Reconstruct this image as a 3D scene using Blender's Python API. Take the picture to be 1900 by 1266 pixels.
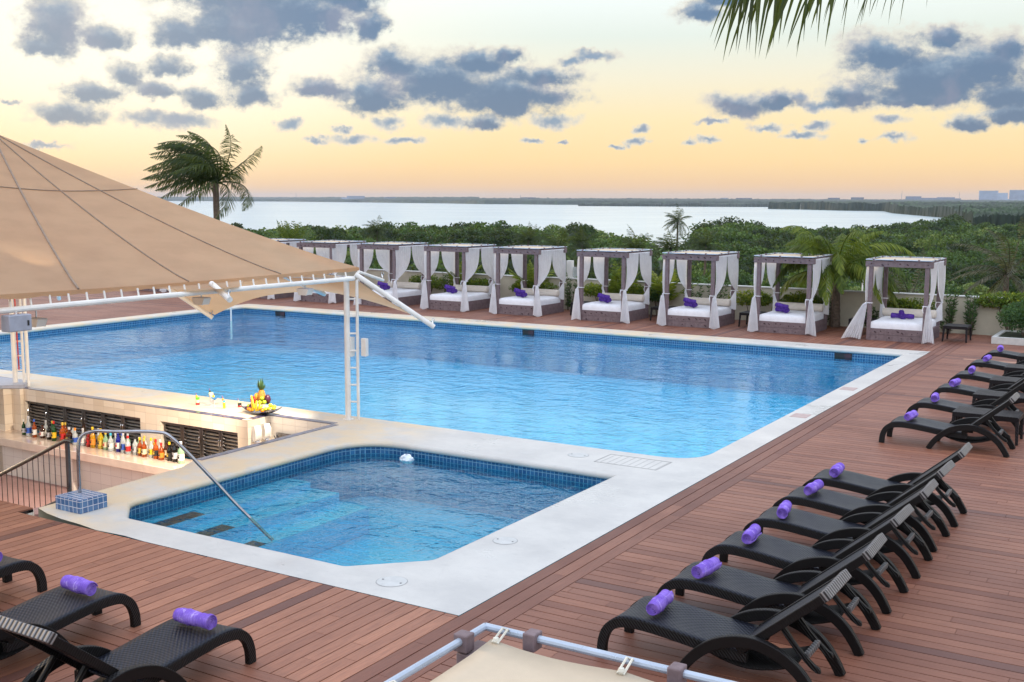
import bpy, math, random
import numpy as np
from mathutils import Vector, Matrix
from mathutils.geometry import tessellate_polygon
R = math.radians
sc = bpy.context.scene
col = sc.collection
for o in list(bpy.data.objects): bpy.data.objects.remove(o)

# ---------------------------------------------------------------- camera
cam = bpy.data.cameras.new('camera')
cam.sensor_width = 36; cam.lens = 39.224; cam.clip_start = 0.05; cam.clip_end = 60000
co = bpy.data.objects.new('camera', cam); col.objects.link(co)
rx = Vector((0.85443, 0.51955, 0.00434)); ux = Vector((-0.06866, 0.10463, 0.99214)); fx = Vector((-0.51501, 0.84801, -0.12507))
M = Matrix((rx, ux, -fx)).transposed().to_4x4(); M.translation = (0, 0, 4.2)
co.matrix_world = M
sc.camera = co

# ---------------------------------------------------------------- view, cycles
sc.view_settings.view_transform = 'Standard'
sc.view_settings.look = 'None'
sc.view_settings.exposure = 0.05
sc.view_settings.gamma = 1.0
cy = sc.cycles
cy.use_denoising = True
cy.max_bounces = 10; cy.diffuse_bounces = 3; cy.glossy_bounces = 4; cy.transmission_bounces = 8; cy.transparent_max_bounces = 24
cy.volume_bounces = 0
cy.caustics_reflective = False; cy.caustics_refractive = True
cy.sample_clamp_indirect = 6.0
cy.use_adaptive_sampling = True; cy.adaptive_threshold = 0.015

def lin(c):
    return tuple(((v/255)/12.92 if v/255 <= 0.04045 else ((v/255+0.055)/1.055)**2.4) for v in c)+(1.0,)

# ---------------------------------------------------------------- sky
SUN_AZ, SUN_EL = -86.0, 14.0      # degrees clockwise from +Y, above the horizon
CLOUDS = [(-34.9,6.0,3.4,1.15),(-31.6,5.5,3.4,0.95),(-11.0,6.0,3.6,1.25),(-43.4,9.4,4.4,1.2),(-52.99,8.1,1.52,1.44),(-53.73,7.05,1.16,0.5),(-50.9,7.49,1.05,0.72),(-45.03,9.85,3.6,1.0),(-47.6,7.84,1.44,0.72),(-45.07,8.37,3.04,1.11),(-41.71,9.12,3.04,1.38),(-39.61,10.06,2.21,0.83),(-38.31,8.58,0.83,0.78),(-50.0,5.81,0.78,0.61),(-51.72,4.95,1.38,0.55),(-52.71,3.92,1.72,0.55),(-48.14,6.33,1.16,0.55),(-48.67,5.23,1.25,0.5),(-46.56,4.91,1.05,0.55),(-44.49,6.37,1.38,1.05),(-44.26,5.1,1.16,0.69),(-40.99,5.56,1.38,0.55),(-49.21,3.87,1.16,0.39),(-47.6,3.74,1.66,0.39),(-37.39,6.8,1.44,0.72),(-38.34,5.3,1.83,1.05),(-35.38,6.31,2.21,0.94),(-33.22,6.98,1.72,0.66),(-31.6,7.25,1.11,0.44),(-32.0,5.21,3.46,0.94),(-29.98,6.21,2.08,0.5),(-27.15,7.12,1.16,0.28),(-28.36,6.94,0.83,0.25),(-37.56,3.83,0.83,0.36),(-34.58,3.86,1.22,0.36),(-32.54,3.93,1.11,0.42),(-29.41,3.97,1.33,0.36),(-39.31,2.96,1.0,0.25),(-39.84,3.46,0.5,0.22),(-41.04,2.89,0.66,0.19),(-42.34,3.66,0.55,0.33),(-36.75,2.94,1.0,0.19),(-30.36,2.98,0.42,0.14),(-28.97,2.9,0.25,0.11),(-25.01,2.98,0.61,0.19),(-24.67,3.57,0.39,0.19),(-22.6,2.93,0.39,0.17),(-21.54,3.03,0.72,0.22),(-20.06,4.8,1.52,0.61),(-18.25,4.93,1.25,0.44),(-17.1,5.01,0.55,0.39),(-14.7,5.07,1.25,0.66),(-15.94,4.63,1.11,0.25),(-13.31,7.1,2.08,0.94),(-11.33,5.92,3.04,1.33),(-8.77,6.44,2.08,1.22),(-8.01,5.08,1.66,0.72),(-11.76,4.95,2.49,0.44),(-10.7,7.73,1.25,0.55),(-7.9,7.12,1.11,0.55),(-18.59,3.66,1.0,0.22),(-16.21,3.64,0.66,0.22),(-16.91,3.2,1.0,0.19),(-14.02,2.91,0.39,0.14),(-12.69,3.05,0.78,0.19),(-9.56,3.77,1.0,0.44),(-7.95,4.06,1.25,0.42),(-12.92,3.84,0.78,0.25),(-22.01,9.23,1.25,0.55),(-53.82,2.5,1.11,0.14),(-20.73,9.95,1.11,0.55),(-25.87,2.77,0.28,0.11),(-21.35,3.95,0.72,0.14),(-55.11,4.38,0.39,0.14),(-7.28,4.21,1.11,0.5)]

class NT:
    """small helper to write node graphs"""
    def __init__(s, nt): s.nt = nt; s.n = nt.nodes; s.l = nt.links
    def node(s, t, **k):
        n = s.n.new(t)
        for a, b in k.items(): setattr(n, a, b)
        return n
    def put(s, sock, v):
        if v is None: return
        if isinstance(v, bpy.types.NodeSocket): s.l.new(v, sock)
        else: sock.default_value = v
    def math(s, op, a, b=None, c=None, clamp=False):
        n = s.node('ShaderNodeMath', operation=op, use_clamp=clamp)
        s.put(n.inputs[0], a); s.put(n.inputs[1], b); s.put(n.inputs[2], c)
        return n.outputs[0]
    def vm(s, op, a, b=None, c=None, out=0):
        n = s.node('ShaderNodeVectorMath', operation=op)
        s.put(n.inputs[0], a)
        if b is not None: s.put(n.inputs[1], b)
        if c is not None: s.put(n.inputs[2], c)
        return n.outputs[out]
    def mix(s, f, a, b, mode='MIX'):
        n = s.node('ShaderNodeMix', data_type='RGBA', blend_type=mode)
        s.put(n.inputs[0], f); s.put(n.inputs[6], a); s.put(n.inputs[7], b)
        return n.outputs[2]
    def ramp(s, f, stops, interp='LINEAR'):
        n = s.node('ShaderNodeValToRGB'); cr = n.color_ramp; cr.interpolation = interp
        while len(cr.elements) < len(stops): cr.elements.new(0.5)
        for e, (p, c) in zip(cr.elements, stops): e.position = p; e.color = c
        s.put(n.inputs[0], f); return n.outputs[0]
    def noise(s, vec, scale, detail=3, rough=0.5, out=0, dist=0.0):
        n = s.node('ShaderNodeTexNoise'); s.put(n.inputs['Vector'], vec)
        n.inputs['Scale'].default_value = scale; n.inputs['Detail'].default_value = detail
        n.inputs['Roughness'].default_value = rough; n.inputs['Distortion'].default_value = dist
        return n.outputs[out]
    def sep(s, v):
        n = s.node('ShaderNodeSeparateXYZ'); s.put(n.inputs[0], v); return n.outputs
    def comb(s, x, y, z):
        n = s.node('ShaderNodeCombineXYZ'); s.put(n.inputs[0], x); s.put(n.inputs[1], y); s.put(n.inputs[2], z); return n.outputs[0]
    def smooth(s, v, a, b, lo=0.0, hi=1.0):
        n = s.node('ShaderNodeMapRange', interpolation_type='SMOOTHSTEP')
        s.put(n.inputs[0], v); s.put(n.inputs[1], a); s.put(n.inputs[2], b); s.put(n.inputs[3], lo); s.put(n.inputs[4], hi)
        return n.outputs[0]

W = bpy.data.worlds.new('World'); sc.world = W; W.use_nodes = True
t = NT(W.node_tree)
for n in list(t.n): t.n.remove(n)
tc = t.node('ShaderNodeTexCoord').outputs['Generated']
X, Y, Z = t.sep(tc)
az = t.math('DEGREES', t.math('ARCTAN2', X, Y))
el = t.math('DEGREES', t.math('ARCSINE', Z))
ELN = t.math('DIVIDE', el, 90.0)
grad = t.ramp(ELN, [(0.0, lin((226,188,152))), (0.008, lin((244,200,148))), (0.022, lin((254,217,156))), (0.045, lin((251,228,178))),
                    (0.068, lin((242,234,208))), (0.09, lin((228,236,226))), (0.135, (1.02,1.08,1.10,1)), (0.22, (1.18,1.25,1.32,1)), (0.5, (1.0,1.12,1.36,1)), (0.75, (1.6,1.78,2.15,1)), (1.0, (1.8,2.0,2.4,1))])
gl = t.vm('LENGTH', t.vm('MULTIPLY', t.vm('SUBTRACT', t.comb(az, el, 0.0), (-48.5, 7.6, 0)), (1/19.0, 1/7.0, 0)), out=1)
glow = t.smooth(gl, 1.15, 0.0)
sky = t.mix(t.math('MULTIPLY', glow, 0.9), grad, (1.10, 1.03, 0.85, 1))
# cloud field
wv = t.noise(tc, 34.0, 5, 0.6, out=1)
wv2 = t.noise(tc, 110.0, 4, 0.6, out=1)
uv0 = t.comb(az, el, 0.0)
uv = t.vm('ADD', uv0, t.vm('MULTIPLY', t.vm('SUBTRACT', wv, (0.5,0.5,0.5)), (1.7, 0.9, 0)))
uv = t.vm('ADD', uv, t.vm('MULTIPLY', t.vm('SUBTRACT', wv2, (0.5,0.5,0.5)), (0.8, 0.55, 0)))
dmin = None
dlow = None
for (a, e, ra, rb) in CLOUDS:
    if rb > 0.4:
        d2 = t.vm('LENGTH', t.vm('MULTIPLY', t.vm('SUBTRACT', uv, (a+0.1*ra, e-0.42*rb, 0)), (1/(ra*1.05), 1/(rb*0.75), 0)), out=1)
        dlow = d2 if dlow is None else t.math('SMOOTH_MIN', dlow, d2, 0.25)
    d = t.vm('LENGTH', t.vm('MULTIPLY', t.vm('SUBTRACT', uv, (a, e, 0)), (1/(ra*(1.05 if a < -36 else 1.10)), 1/(rb*(1.05 if a < -36 else 1.12)), 0)), out=1)
    dmin = d if dmin is None else t.math('SMOOTH_MIN', dmin, d, 0.4)
fine = t.noise(t.vm('MULTIPLY', tc, (1,1,1.5)), 55.0, 9, 0.62)
dn = t.math('ADD', dmin, t.math('MULTIPLY', t.math('SUBTRACT', fine, 0.5), 1.5))
alpha = t.smooth(dn, 1.30, 0.62)
# higher, unseen part of the sky: loose cloud cover that only lights and mirrors
hi_n = t.noise(t.vm('MULTIPLY', tc, (1, 1, 2.0)), 5.0, 6, 0.6)
hi_a = t.math('MULTIPLY', t.smooth(hi_n, 0.5, 0.66), t.smooth(el, 11.0, 15.0))
shade_n = t.noise(tc, 22.0, 4, 0.55)
core = t.smooth(dn, 1.0, 0.15)
low = t.smooth(t.math('ADD', dlow, t.math('MULTIPLY', t.math('SUBTRACT', fine, 0.5), 1.2)), 1.25, 0.35)
ccol = t.mix(core, lin((226,218,203)), lin((120,146,176)))
ccol = t.mix(low, ccol, lin((74,108,148)))
pink = t.math('MULTIPLY', t.smooth(shade_n, 0.5, 0.68), 0.22)
ccol = t.mix(pink, ccol, lin((176,160,176)))
warmleft = t.math('MULTIPLY', t.smooth(az, -38.0, -52.0), 0.35)
ccol = t.mix(warmleft, ccol, lin((168,170,176)))
sky2 = t.mix(t.math('MULTIPLY', alpha, 0.93), sky, ccol)
sky2 = t.mix(t.math('MULTIPLY', hi_a, 0.6), sky2, (0.42,0.50,0.66,1))
back = t.math('MULTIPLY', t.smooth(t.vm('DOT_PRODUCT', tc, (0.53,-0.85,0.0), out=1), 0.15, 0.85), t.smooth(el, 3.0, 14.0))  # added bright sky behind the camera, unseen fill for curtains and camera-facing sides
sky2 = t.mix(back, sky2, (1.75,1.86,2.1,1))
below = t.smooth(el, -0.2, -2.5)
sky2 = t.mix(below, sky2, (0.20,0.22,0.22,1))
nish = t.node('ShaderNodeTexSky', sky_type='NISHITA'); nish.sun_disc = False
nish.sun_elevation = R(SUN_EL); nish.sun_rotation = R(SUN_AZ)
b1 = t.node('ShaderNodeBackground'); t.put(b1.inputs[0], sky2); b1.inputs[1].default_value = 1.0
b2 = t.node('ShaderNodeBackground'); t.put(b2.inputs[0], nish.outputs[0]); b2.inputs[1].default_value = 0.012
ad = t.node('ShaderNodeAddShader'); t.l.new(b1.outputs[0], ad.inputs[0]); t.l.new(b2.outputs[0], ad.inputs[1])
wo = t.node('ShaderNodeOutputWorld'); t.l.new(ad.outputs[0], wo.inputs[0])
W.cycles.sampling_method = 'MANUAL'; W.cycles.sample_map_resolution = 512

# ---------------------------------------------------------------- sun
sl = bpy.data.lights.new('sun', 'SUN'); sl.energy = 1.5; sl.angle = R(10); sl.color = (1.0, 0.72, 0.46)
so = bpy.data.objects.new('sun', sl); col.objects.link(so)
sd = Vector((math.sin(R(SUN_AZ))*math.cos(R(SUN_EL)), math.cos(R(SUN_AZ))*math.cos(R(SUN_EL)), math.sin(R(SUN_EL))))
so.rotation_euler = (-sd).to_track_quat('-Z', 'Y').to_euler()
so.location = (-20, 10, 30)

# ---------------------------------------------------------------- object helpers
def tag(o, label=None, cat=None, group=None, kind=None):
    if label: o['label'] = label
    if cat: o['category'] = cat
    if group: o['group'] = group
    if kind: o['kind'] = kind
    return o
def empty(name, loc=(0,0,0), rz=0.0):
    o = bpy.data.objects.new(name, None); o.location = loc; o.rotation_euler = (0, 0, rz); o.empty_display_size = 0.2
    col.objects.link(o); return o
def kids(o): return [c for c in bpy.data.objects if c.parent == o]
def copy_tree(o, parent=None):
    c = o.copy(); col.objects.link(c)
    if parent: c.parent = parent
    for ch in kids(o): copy_tree(ch, c)
    return c

class MB:
    """collects shapes and links them as ONE mesh object"""
    def __init__(s): s.v = []; s.f = []; s.m = []; s.a = []
    def add(s, vs, fs, mi=0, att=0.0):
        b = len(s.v); s.v += [tuple(v) for v in vs]
        for f in fs: s.f.append(tuple(b+i for i in f)); s.m.append(mi); s.a.append(att)
    def box(s, x0, x1, y0, y1, z0, z1, mi=0, att=0.0, rot=None, piv=None):
        vs = [(x0,y0,z0),(x1,y0,z0),(x1,y1,z0),(x0,y1,z0),(x0,y0,z1),(x1,y0,z1),(x1,y1,z1),(x0,y1,z1)]
        if rot is not None:
            pv = Vector(piv) if piv is not None else Vector(((x0+x1)/2,(y0+y1)/2,(z0+z1)/2))
            vs = [rot @ (Vector(v)-pv)+pv for v in vs]
        s.add(vs, [(0,3,2,1),(4,5,6,7),(0,1,5,4),(1,2,6,5),(2,3,7,6),(3,0,4,7)], mi, att)
    def tube(s, pts, r, n=10, mi=0, cap=True, closed=False):
        pts = [Vector(p) for p in pts]; k = len(pts)
        rs = r if isinstance(r, (list, tuple)) else [r]*k
        rings = []; up = None
        for i, p in enumerate(pts):
            if closed: d = pts[(i+1) % k]-pts[i-1]
            else: d = (pts[min(i+1, k-1)]-pts[max(i-1, 0)])
            d.normalize()
            if up is None: up = Vector((0,0,1)) if abs(d.z) < 0.9 else Vector((1,0,0))
            a = d.cross(up)
            if a.length < 1e-4: a = d.cross(Vector((0,1,0)))
            a.normalize(); b = a.cross(d).normalized(); up = b
            rings.append([p+(a*math.cos(2*math.pi*j/n)+b*math.sin(2*math.pi*j/n))*rs[i] for j in range(n)])
        vs = [v for q in rings for v in q]; fs = []
        for i in range(k if closed else k-1):
            i2 = (i+1) % k
            for j in range(n):
                fs.append((i*n+j, i*n+(j+1) % n, i2*n+(j+1) % n, i2*n+j))
        if cap and not closed: fs.append(tuple(range(n))[::-1]); fs.append(tuple((k-1)*n+j for j in range(n)))
        s.add(vs, fs, mi)
    def lathe(s, prof, c=(0,0,0), n=16, mi=0, axis='Z', mis=None):
        c = Vector(c); vs = []; b0 = len(s.v)
        for (r, h) in prof:
            for j in range(n):
                a = 2*math.pi*j/n; x, y = r*math.cos(a), r*math.sin(a)
                vs.append(c+(Vector((x,y,h)) if axis == 'Z' else Vector((h,x,y)) if axis == 'X' else Vector((y,h,x))))
        s.v += [tuple(v) for v in vs]
        for i in range(len(prof)-1):
            for j in range(n):
                s.f.append(tuple(b0+q for q in (i*n+j, i*n+(j+1) % n, (i+1)*n+(j+1) % n, (i+1)*n+j))); s.m.append(mis[i] if mis else mi); s.a.append(0.0)
        for i, rev in ((0, True), (len(prof)-1, False)):
            if prof[i][0] > 1e-5:
                q = [b0+i*n+j for j in range(n)]; s.f.append(tuple(q[::-1] if rev else q)); s.m.append((mis[min(i, len(mis)-1)] if mis else mi)); s.a.append(0.0)
    def prism(s, poly, h0, h1, axis='Z', mi=0):
        """extrude a 2D outline; axis Y means the outline is in x,z"""
        n = len(poly)
        f = {'Z': lambda p, h: (p[0], p[1], h), 'Y': lambda p, h: (p[0], h, p[1]), 'X': lambda p, h: (h, p[0], p[1])}[axis]
        vs = [f(p, h0) for p in poly]+[f(p, h1) for p in poly]
        tri = tessellate_polygon([[Vector((p[0], p[1], 0)) for p in poly]])
        fs = [tuple(q) for q in tri]+[tuple(n+i for i in q[::-1]) for q in tri]
        fs += [(i, (i+1) % n, n+(i+1) % n, n+i) for i in range(n)]
        s.add(vs, fs, mi)
    def ribbon(s, line, th, h0, h1, axis='Y', mi=0):
        """strip of quads following a 2D centre line, th thick in plane, h0..h1 wide across it"""
        k = len(line); ths = th if isinstance(th, (list, tuple)) else [th]*k
        a, b = [], []
        for i, p in enumerate(line):
            q0, q1 = line[max(i-1, 0)], line[min(i+1, k-1)]
            dx, dz = q1[0]-q0[0], q1[1]-q0[1]; L = math.hypot(dx, dz) or 1
            nx, nz = -dz/L, dx/L
            a.append((p[0]+nx*ths[i]/2, p[1]+nz*ths[i]/2)); b.append((p[0]-nx*ths[i]/2, p[1]-nz*ths[i]/2))
        f = {'Z': lambda p, h: (p[0], p[1], h), 'Y': lambda p, h: (p[0], h, p[1]), 'X': lambda p, h: (h, p[0], p[1])}[axis]
        vs = []; fs = []
        for i in range(k): vs += [f(a[i], h0), f(a[i], h1), f(b[i], h1), f(b[i], h0)]
        for i in range(k-1):
            for j in range(4): fs.append((i*4+j, i*4+(j+1) % 4, i*4+4+(j+1) % 4, i*4+4+j))
        fs.append((0,3,2,1)); fs.append(tuple((k-1)*4+j for j in range(4)))
        s.add(vs, fs, mi)
    def grid(s, fn, nu, nv, mi=0):
        vs = [fn(i/nu, j/nv) for i in range(nu+1) for j in range(nv+1)]
        fs = [(i*(nv+1)+j, (i+1)*(nv+1)+j, (i+1)*(nv+1)+j+1, i*(nv+1)+j+1) for i in range(nu) for j in range(nv)]
        s.add(vs, fs, mi)
    def sphere(s, c, r, nu=12, nv=8, mi=0, sq=(1,1,1)):
        prof = [(max(math.sin(math.pi*i/nv), 0.0)*r, -math.cos(math.pi*i/nv)*r) for i in range(nv+1)]
        b0 = len(s.v); s.lathe([(max(a, 1e-5), h) for a, h in prof], (0,0,0), nu, mi)
        for i in range(b0, len(s.v)):
            v = s.v[i]; s.v[i] = (v[0]*sq[0]+c[0], v[1]*sq[1]+c[1], v[2]*sq[2]+c[2])
    def build(s, name, mats, parent=None, smooth=True, bevel=0.0, solid=0.0, ang=35):
        me = bpy.data.meshes.new(name); me.from_pydata(s.v, [], s.f)
        mats = mats if isinstance(mats, (list, tuple)) else [mats]
        for m in mats: me.materials.append(m)
        if any(s.m): me.polygons.foreach_set('material_index', s.m)
        if any(s.a):
            at = me.attributes.new('v', 'FLOAT', 'FACE'); at.data.foreach_set('value', s.a)
        me.validate()
        if smooth:
            me.polygons.foreach_set('use_smooth', [True]*len(me.polygons)); me.set_sharp_from_angle(angle=R(ang))
        me.update()
        o = bpy.data.objects.new(name, me); col.objects.link(o)
        if parent: o.parent = parent
        if bevel:
            b = o.modifiers.new('bevel', 'BEVEL'); b.width = bevel; b.segments = 2; b.limit_method = 'ANGLE'; b.angle_limit = R(40)
        if solid:
            b = o.modifiers.new('thick', 'SOLIDIFY'); b.thickness = solid; b.offset = 0
        return o

def spline(pts, n):
    """Catmull-Rom through pts, n steps a span"""
    P = [tuple(p) for p in pts]; P = [P[0]]+P+[P[-1]]; out = []
    for i in range(1, len(P)-2):
        for k in range(n):
            u = k/n; r = []
            for a, b, c, d in zip(P[i-1], P[i], P[i+1], P[i+2]):
                r.append(0.5*(2*b+(c-a)*u+(2*a-5*b+4*c-d)*u*u+(3*b-a-3*c+d)*u**3))
            out.append(tuple(r))
    out.append(P[-2]); return out

# ---------------------------------------------------------------- materials
def mat(name):
    m = bpy.data.materials.new(name); m.use_nodes = True
    n = NT(m.node_tree); bs = m.node_tree.nodes['Principled BSDF']
    return m, n, bs
def plain(name, c, rough=0.5, metal=0.0, var=0.06, scale=8.0, bump=0.0, bscale=60.0, spec=0.5, trans=0.0, coat=0.0):
    m, n, b = mat(name)
    tc = n.node('ShaderNodeTexCoord').outputs['Object']
    nz = n.noise(tc, scale, 4, 0.6)
    f = n.smooth(nz, 0.25, 0.75)
    c = tuple(c)+(1,) if len(c) == 3 else c
    lo = tuple(v*(1-var*2) for v in c[:3])+(1,); hi = tuple(min(v*(1+var*1.5), 1) for v in c[:3])+(1,)
    n.put(b.inputs['Base Color'], n.mix(f, lo, hi))
    n.put(b.inputs['Roughness'], n.math('ADD', rough-0.05, n.math('MULTIPLY', f, 0.1)))
    b.inputs['Metallic'].default_value = metal; b.inputs['Specular IOR Level'].default_value = spec
    b.inputs['Coat Weight'].default_value = coat
    if trans: b.inputs['Transmission Weight'].default_value = trans
    if bump:
        bp = n.node('ShaderNodeBump'); bp.inputs['Strength'].default_value = bump; bp.inputs['Distance'].default_value = 0.01
        n.put(bp.inputs['Height'], n.noise(tc, bscale, 4, 0.6)); n.put(b.inputs['Normal'], bp.outputs[0])
    return m
MT = {}
MT['white_paint'] = plain('white_paint', (0.74,0.72,0.68), 0.35, var=0.05, scale=3)
MT['steel'] = plain('steel', (0.34,0.34,0.36), 0.22, 1.0, var=0.08)
MT['dark_steel'] = plain('dark_steel', (0.16,0.15,0.15), 0.3, 1.0, var=0.08)
MT['chrome'] = plain('chrome', (0.6,0.6,0.62), 0.12, 1.0, var=0.03)
MT['pipe_blue'] = plain('pipe_blue', (0.40,0.46,0.55), 0.3, 0.3, var=0.05)
MT['grey_plastic'] = plain('grey_plastic', (0.33,0.35,0.42), 0.45)
MT['white_plastic'] = plain('white_plastic', (0.75,0.72,0.66), 0.35)
MT['black'] = plain('black', (0.012,0.012,0.014), 0.4)
MT['rope'] = plain('rope', (0.62,0.60,0.52), 0.9, bump=0.4, bscale=150)
MT['brown_hatch'] = plain('brown_hatch', (0.42,0.26,0.24), 0.6)
MT['hatch_joint'] = plain('hatch_joint', (0.30,0.29,0.28), 0.7)
MT['red_box'] = plain('red_box', (0.50,0.03,0.012), 0.4, var=0.25, scale=14)

# deck planks: each board carries its own random value
def deck_mat(name, base_lo, base_hi, warm=0.0):
    m, n, b = mat(name)
    tc = n.node('ShaderNodeTexCoord').outputs['Object']
    at = n.node('ShaderNodeAttribute', attribute_name='v').outputs['Fac']
    x, y, z = n.sep(tc)
    # grain runs along the board; face attribute > 1 marks boards along Y
    alongY = n.math('GREATER_THAN', at, 1.0)
    r = n.math('FRACT', at)
    va = n.vm('MULTIPLY', tc, (3.0, 60.0, 1)); vb = n.vm('MULTIPLY', tc, (60.0, 3.0, 1))
    mixv = n.node('ShaderNodeMix', data_type='VECTOR'); n.put(mixv.inputs[0], alongY); n.put(mixv.inputs[4], va); n.put(mixv.inputs[5], vb)
    gv = n.vm('ADD', mixv.outputs[1], n.comb(n.math('MULTIPLY', r, 91.0), n.math('MULTIPLY', r, 57.0), 0.0))
    g = n.noise(gv, 1.0, 5, 0.65)
    big = n.noise(tc, 0.55, 4, 0.6)
    c = n.mix(n.math('POWER', r, 1.3), base_lo, base_hi)
    c = n.mix(n.math('MULTIPLY', n.smooth(g, 0.35, 0.75), 0.45), c, tuple(v*0.55 for v in base_lo[:3])+(1,))
    c = n.mix(n.math('MULTIPLY', n.smooth(big, 0.45, 0.7), 0.35), c, tuple(v*0.72 for v in base_lo[:3])+(1,))
    pale = n.math('MULTIPLY', n.math('GREATER_THAN', r, 0.985), 0.45)
    c = n.mix(pale, c, (0.55,0.36,0.25,1))
    dark = n.math('MULTIPLY', n.math('LESS_THAN', r, 0.05), 0.4)
    c = n.mix(dark, c, (0.12,0.06,0.05,1))
    n.put(b.inputs['Base Color'], c)
    n.put(b.inputs['Roughness'], n.math('ADD', 0.42, n.math('MULTIPLY', big, 0.25)))
    b.inputs['Specular IOR Level'].default_value = 0.45
    bp = n.node('ShaderNodeBump'); bp.inputs['Strength'].default_value = 0.35; bp.inputs['Distance'].default_value = 0.004
    n.put(bp.inputs['Height'], g); n.put(b.inputs['Normal'], bp.outputs[0])
    return m
MT['deck'] = deck_mat('deck_wood', (0.135,0.043,0.027,1), (0.40,0.172,0.100,1))
MT['gap'] = plain('gap', (0.03,0.018,0.015), 0.9)

def coping_mat():
    m, n, b = mat('coping_render')
    tc = n.node('ShaderNodeTexCoord').outputs['Object']
    n1 = n.noise(tc, 0.9, 5, 0.65); n2 = n.noise(n.vm('MULTIPLY', tc, (1,2.5,1)), 5.0, 5, 0.7); n3 = n.noise(tc, 38.0, 4, 0.6)
    c = n.mix(n.smooth(n1, 0.3, 0.7), (0.47,0.455,0.43,1), (0.58,0.56,0.52,1))
    c = n.mix(n.math('MULTIPLY', n.smooth(n2, 0.55, 0.78), 0.32), c, (0.37,0.36,0.34,1))
    # old cream-stained stretch beside the bar
    x, y, z = n.sep(tc)
    st = n.math('MULTIPLY', n.smooth(x, -11.0, -12.4), n.smooth(n.noise(tc, 1.7, 4, 0.6), 0.32, 0.62))
    c = n.mix(n.math('MULTIPLY', st, 0.8), c, (0.66,0.52,0.33,1))
    v = n.node('ShaderNodeTexVoronoi', feature='DISTANCE_TO_EDGE'); n.put(v.inputs['Vector'], n.vm('ADD', tc, n.vm('MULTIPLY', n.noise(tc, 2.0, 3, out=1), (0.5,0.5,0)))); v.inputs['Scale'].default_value = 0.45
    crack = n.math('MULTIPLY', n.smooth(v.outputs['Distance'], 0.004, 0.0), 0.14)
    c = n.mix(crack, c, (0.35,0.33,0.32,1))
    wet = n.smooth(n.noise(tc, 0.6, 3, 0.6), 0.56, 0.66); c = n.mix(n.math('MULTIPLY', wet, 0.16), c, (0.30,0.31,0.33,1)); spk = n.smooth(n.noise(tc, 90.0, 2, 0.5), 0.66, 0.74); c = n.mix(n.math('MULTIPLY', spk, 0.25), c, (0.25,0.24,0.22,1))
    n.put(b.inputs['Base Color'], c); n.put(b.inputs['Roughness'], n.math('SUBTRACT', n.math('ADD', 0.34, n.math('MULTIPLY', n2, 0.3)), n.math('MULTIPLY', wet, 0.22)))
    bp = n.node('ShaderNodeBump'); bp.inputs['Strength'].default_value = 0.25; bp.inputs['Distance'].default_value = 0.006
    n.put(bp.inputs['Height'], n.math('ADD', n2, n.math('MULTIPLY', n3, 0.5))); n.put(b.inputs['Normal'], bp.outputs[0])
    return m
MT['coping'] = coping_mat()

def tile_mat(name, size, c1, c2, grout, gw=0.08, rough=0.15, sizez=None, vgrid=True):
    """square tiles on axis-aligned faces"""
    m, n, b = mat(name)
    tc = n.node('ShaderNodeTexCoord').outputs['Object']
    x, y, z = n.sep(tc)
    geo = n.node('ShaderNodeNewGeometry').outputs['Normal']
    nx, ny, nz = n.sep(geo)
    flat = n.math('GREATER_THAN', n.math('ABSOLUTE', nz), 0.7)
    facex = n.math('GREATER_THAN', n.math('ABSOLUTE', nx), 0.7)
    u = n.math('ADD', n.math('MULTIPLY', x, n.math('SUBTRACT', 1.0, facex)), n.math('MULTIPLY', y, facex))
    w = n.math('ADD', n.math('MULTIPLY', z, n.math('SUBTRACT', 1.0, flat)), n.math('MULTIPLY', y, flat))
    us = n.math('DIVIDE', u, size); ws = n.math('DIVIDE', w, sizez or size)
    fu = n.math('FRACT', us); fw = n.math('FRACT', ws)
    eu = n.math('MINIMUM', fu, n.math('SUBTRACT', 1.0, fu)); ew = n.math('MINIMUM', fw, n.math('SUBTRACT', 1.0, fw))
    e = n.math('MINIMUM', eu, n.math('MULTIPLY', ew, (sizez or size)/size))
    line = n.math('LESS_THAN', e, gw/2)
    wn = n.node('ShaderNodeTexWhiteNoise', noise_dimensions='3D')
    n.put(wn.inputs['Vector'], n.comb(n.math('FLOOR', us), n.math('FLOOR', ws), 0.0))
    c = n.mix(wn.outputs['Value'], c1, c2)
    c = n.mix(line, c, grout)
    n.put(b.inputs['Base Color'], c)
    n.put(b.inputs['Roughness'], n.math('ADD', rough, n.math('MULTIPLY', line, 0.5)))
    bp = n.node('ShaderNodeBump'); bp.inputs['Strength'].default_value = 0.4; bp.inputs['Distance'].default_value = 0.003
    n.put(bp.inputs['Height'], n.math('SUBTRACT', 1.0, line)); n.put(b.inputs['Normal'], bp.outputs[0])
    return m
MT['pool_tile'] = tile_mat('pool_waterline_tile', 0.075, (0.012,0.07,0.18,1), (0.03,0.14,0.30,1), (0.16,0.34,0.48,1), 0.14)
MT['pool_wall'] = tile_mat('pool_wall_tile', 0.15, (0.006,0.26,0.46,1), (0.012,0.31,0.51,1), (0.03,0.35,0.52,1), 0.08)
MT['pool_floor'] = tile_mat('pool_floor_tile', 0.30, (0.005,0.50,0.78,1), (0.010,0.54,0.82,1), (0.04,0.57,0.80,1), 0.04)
MT['block_tile'] = tile_mat('block_tile', 0.083, (0.05,0.11,0.24,1), (0.10,0.20,0.36,1), (0.55,0.56,0.62,1), 0.09)
MT['cream_tile'] = tile_mat('cream_tile', 0.32, (0.60,0.50,0.39,1), (0.70,0.61,0.50,1), (0.42,0.34,0.27,1), 0.02, 0.2, 0.22)
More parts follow.
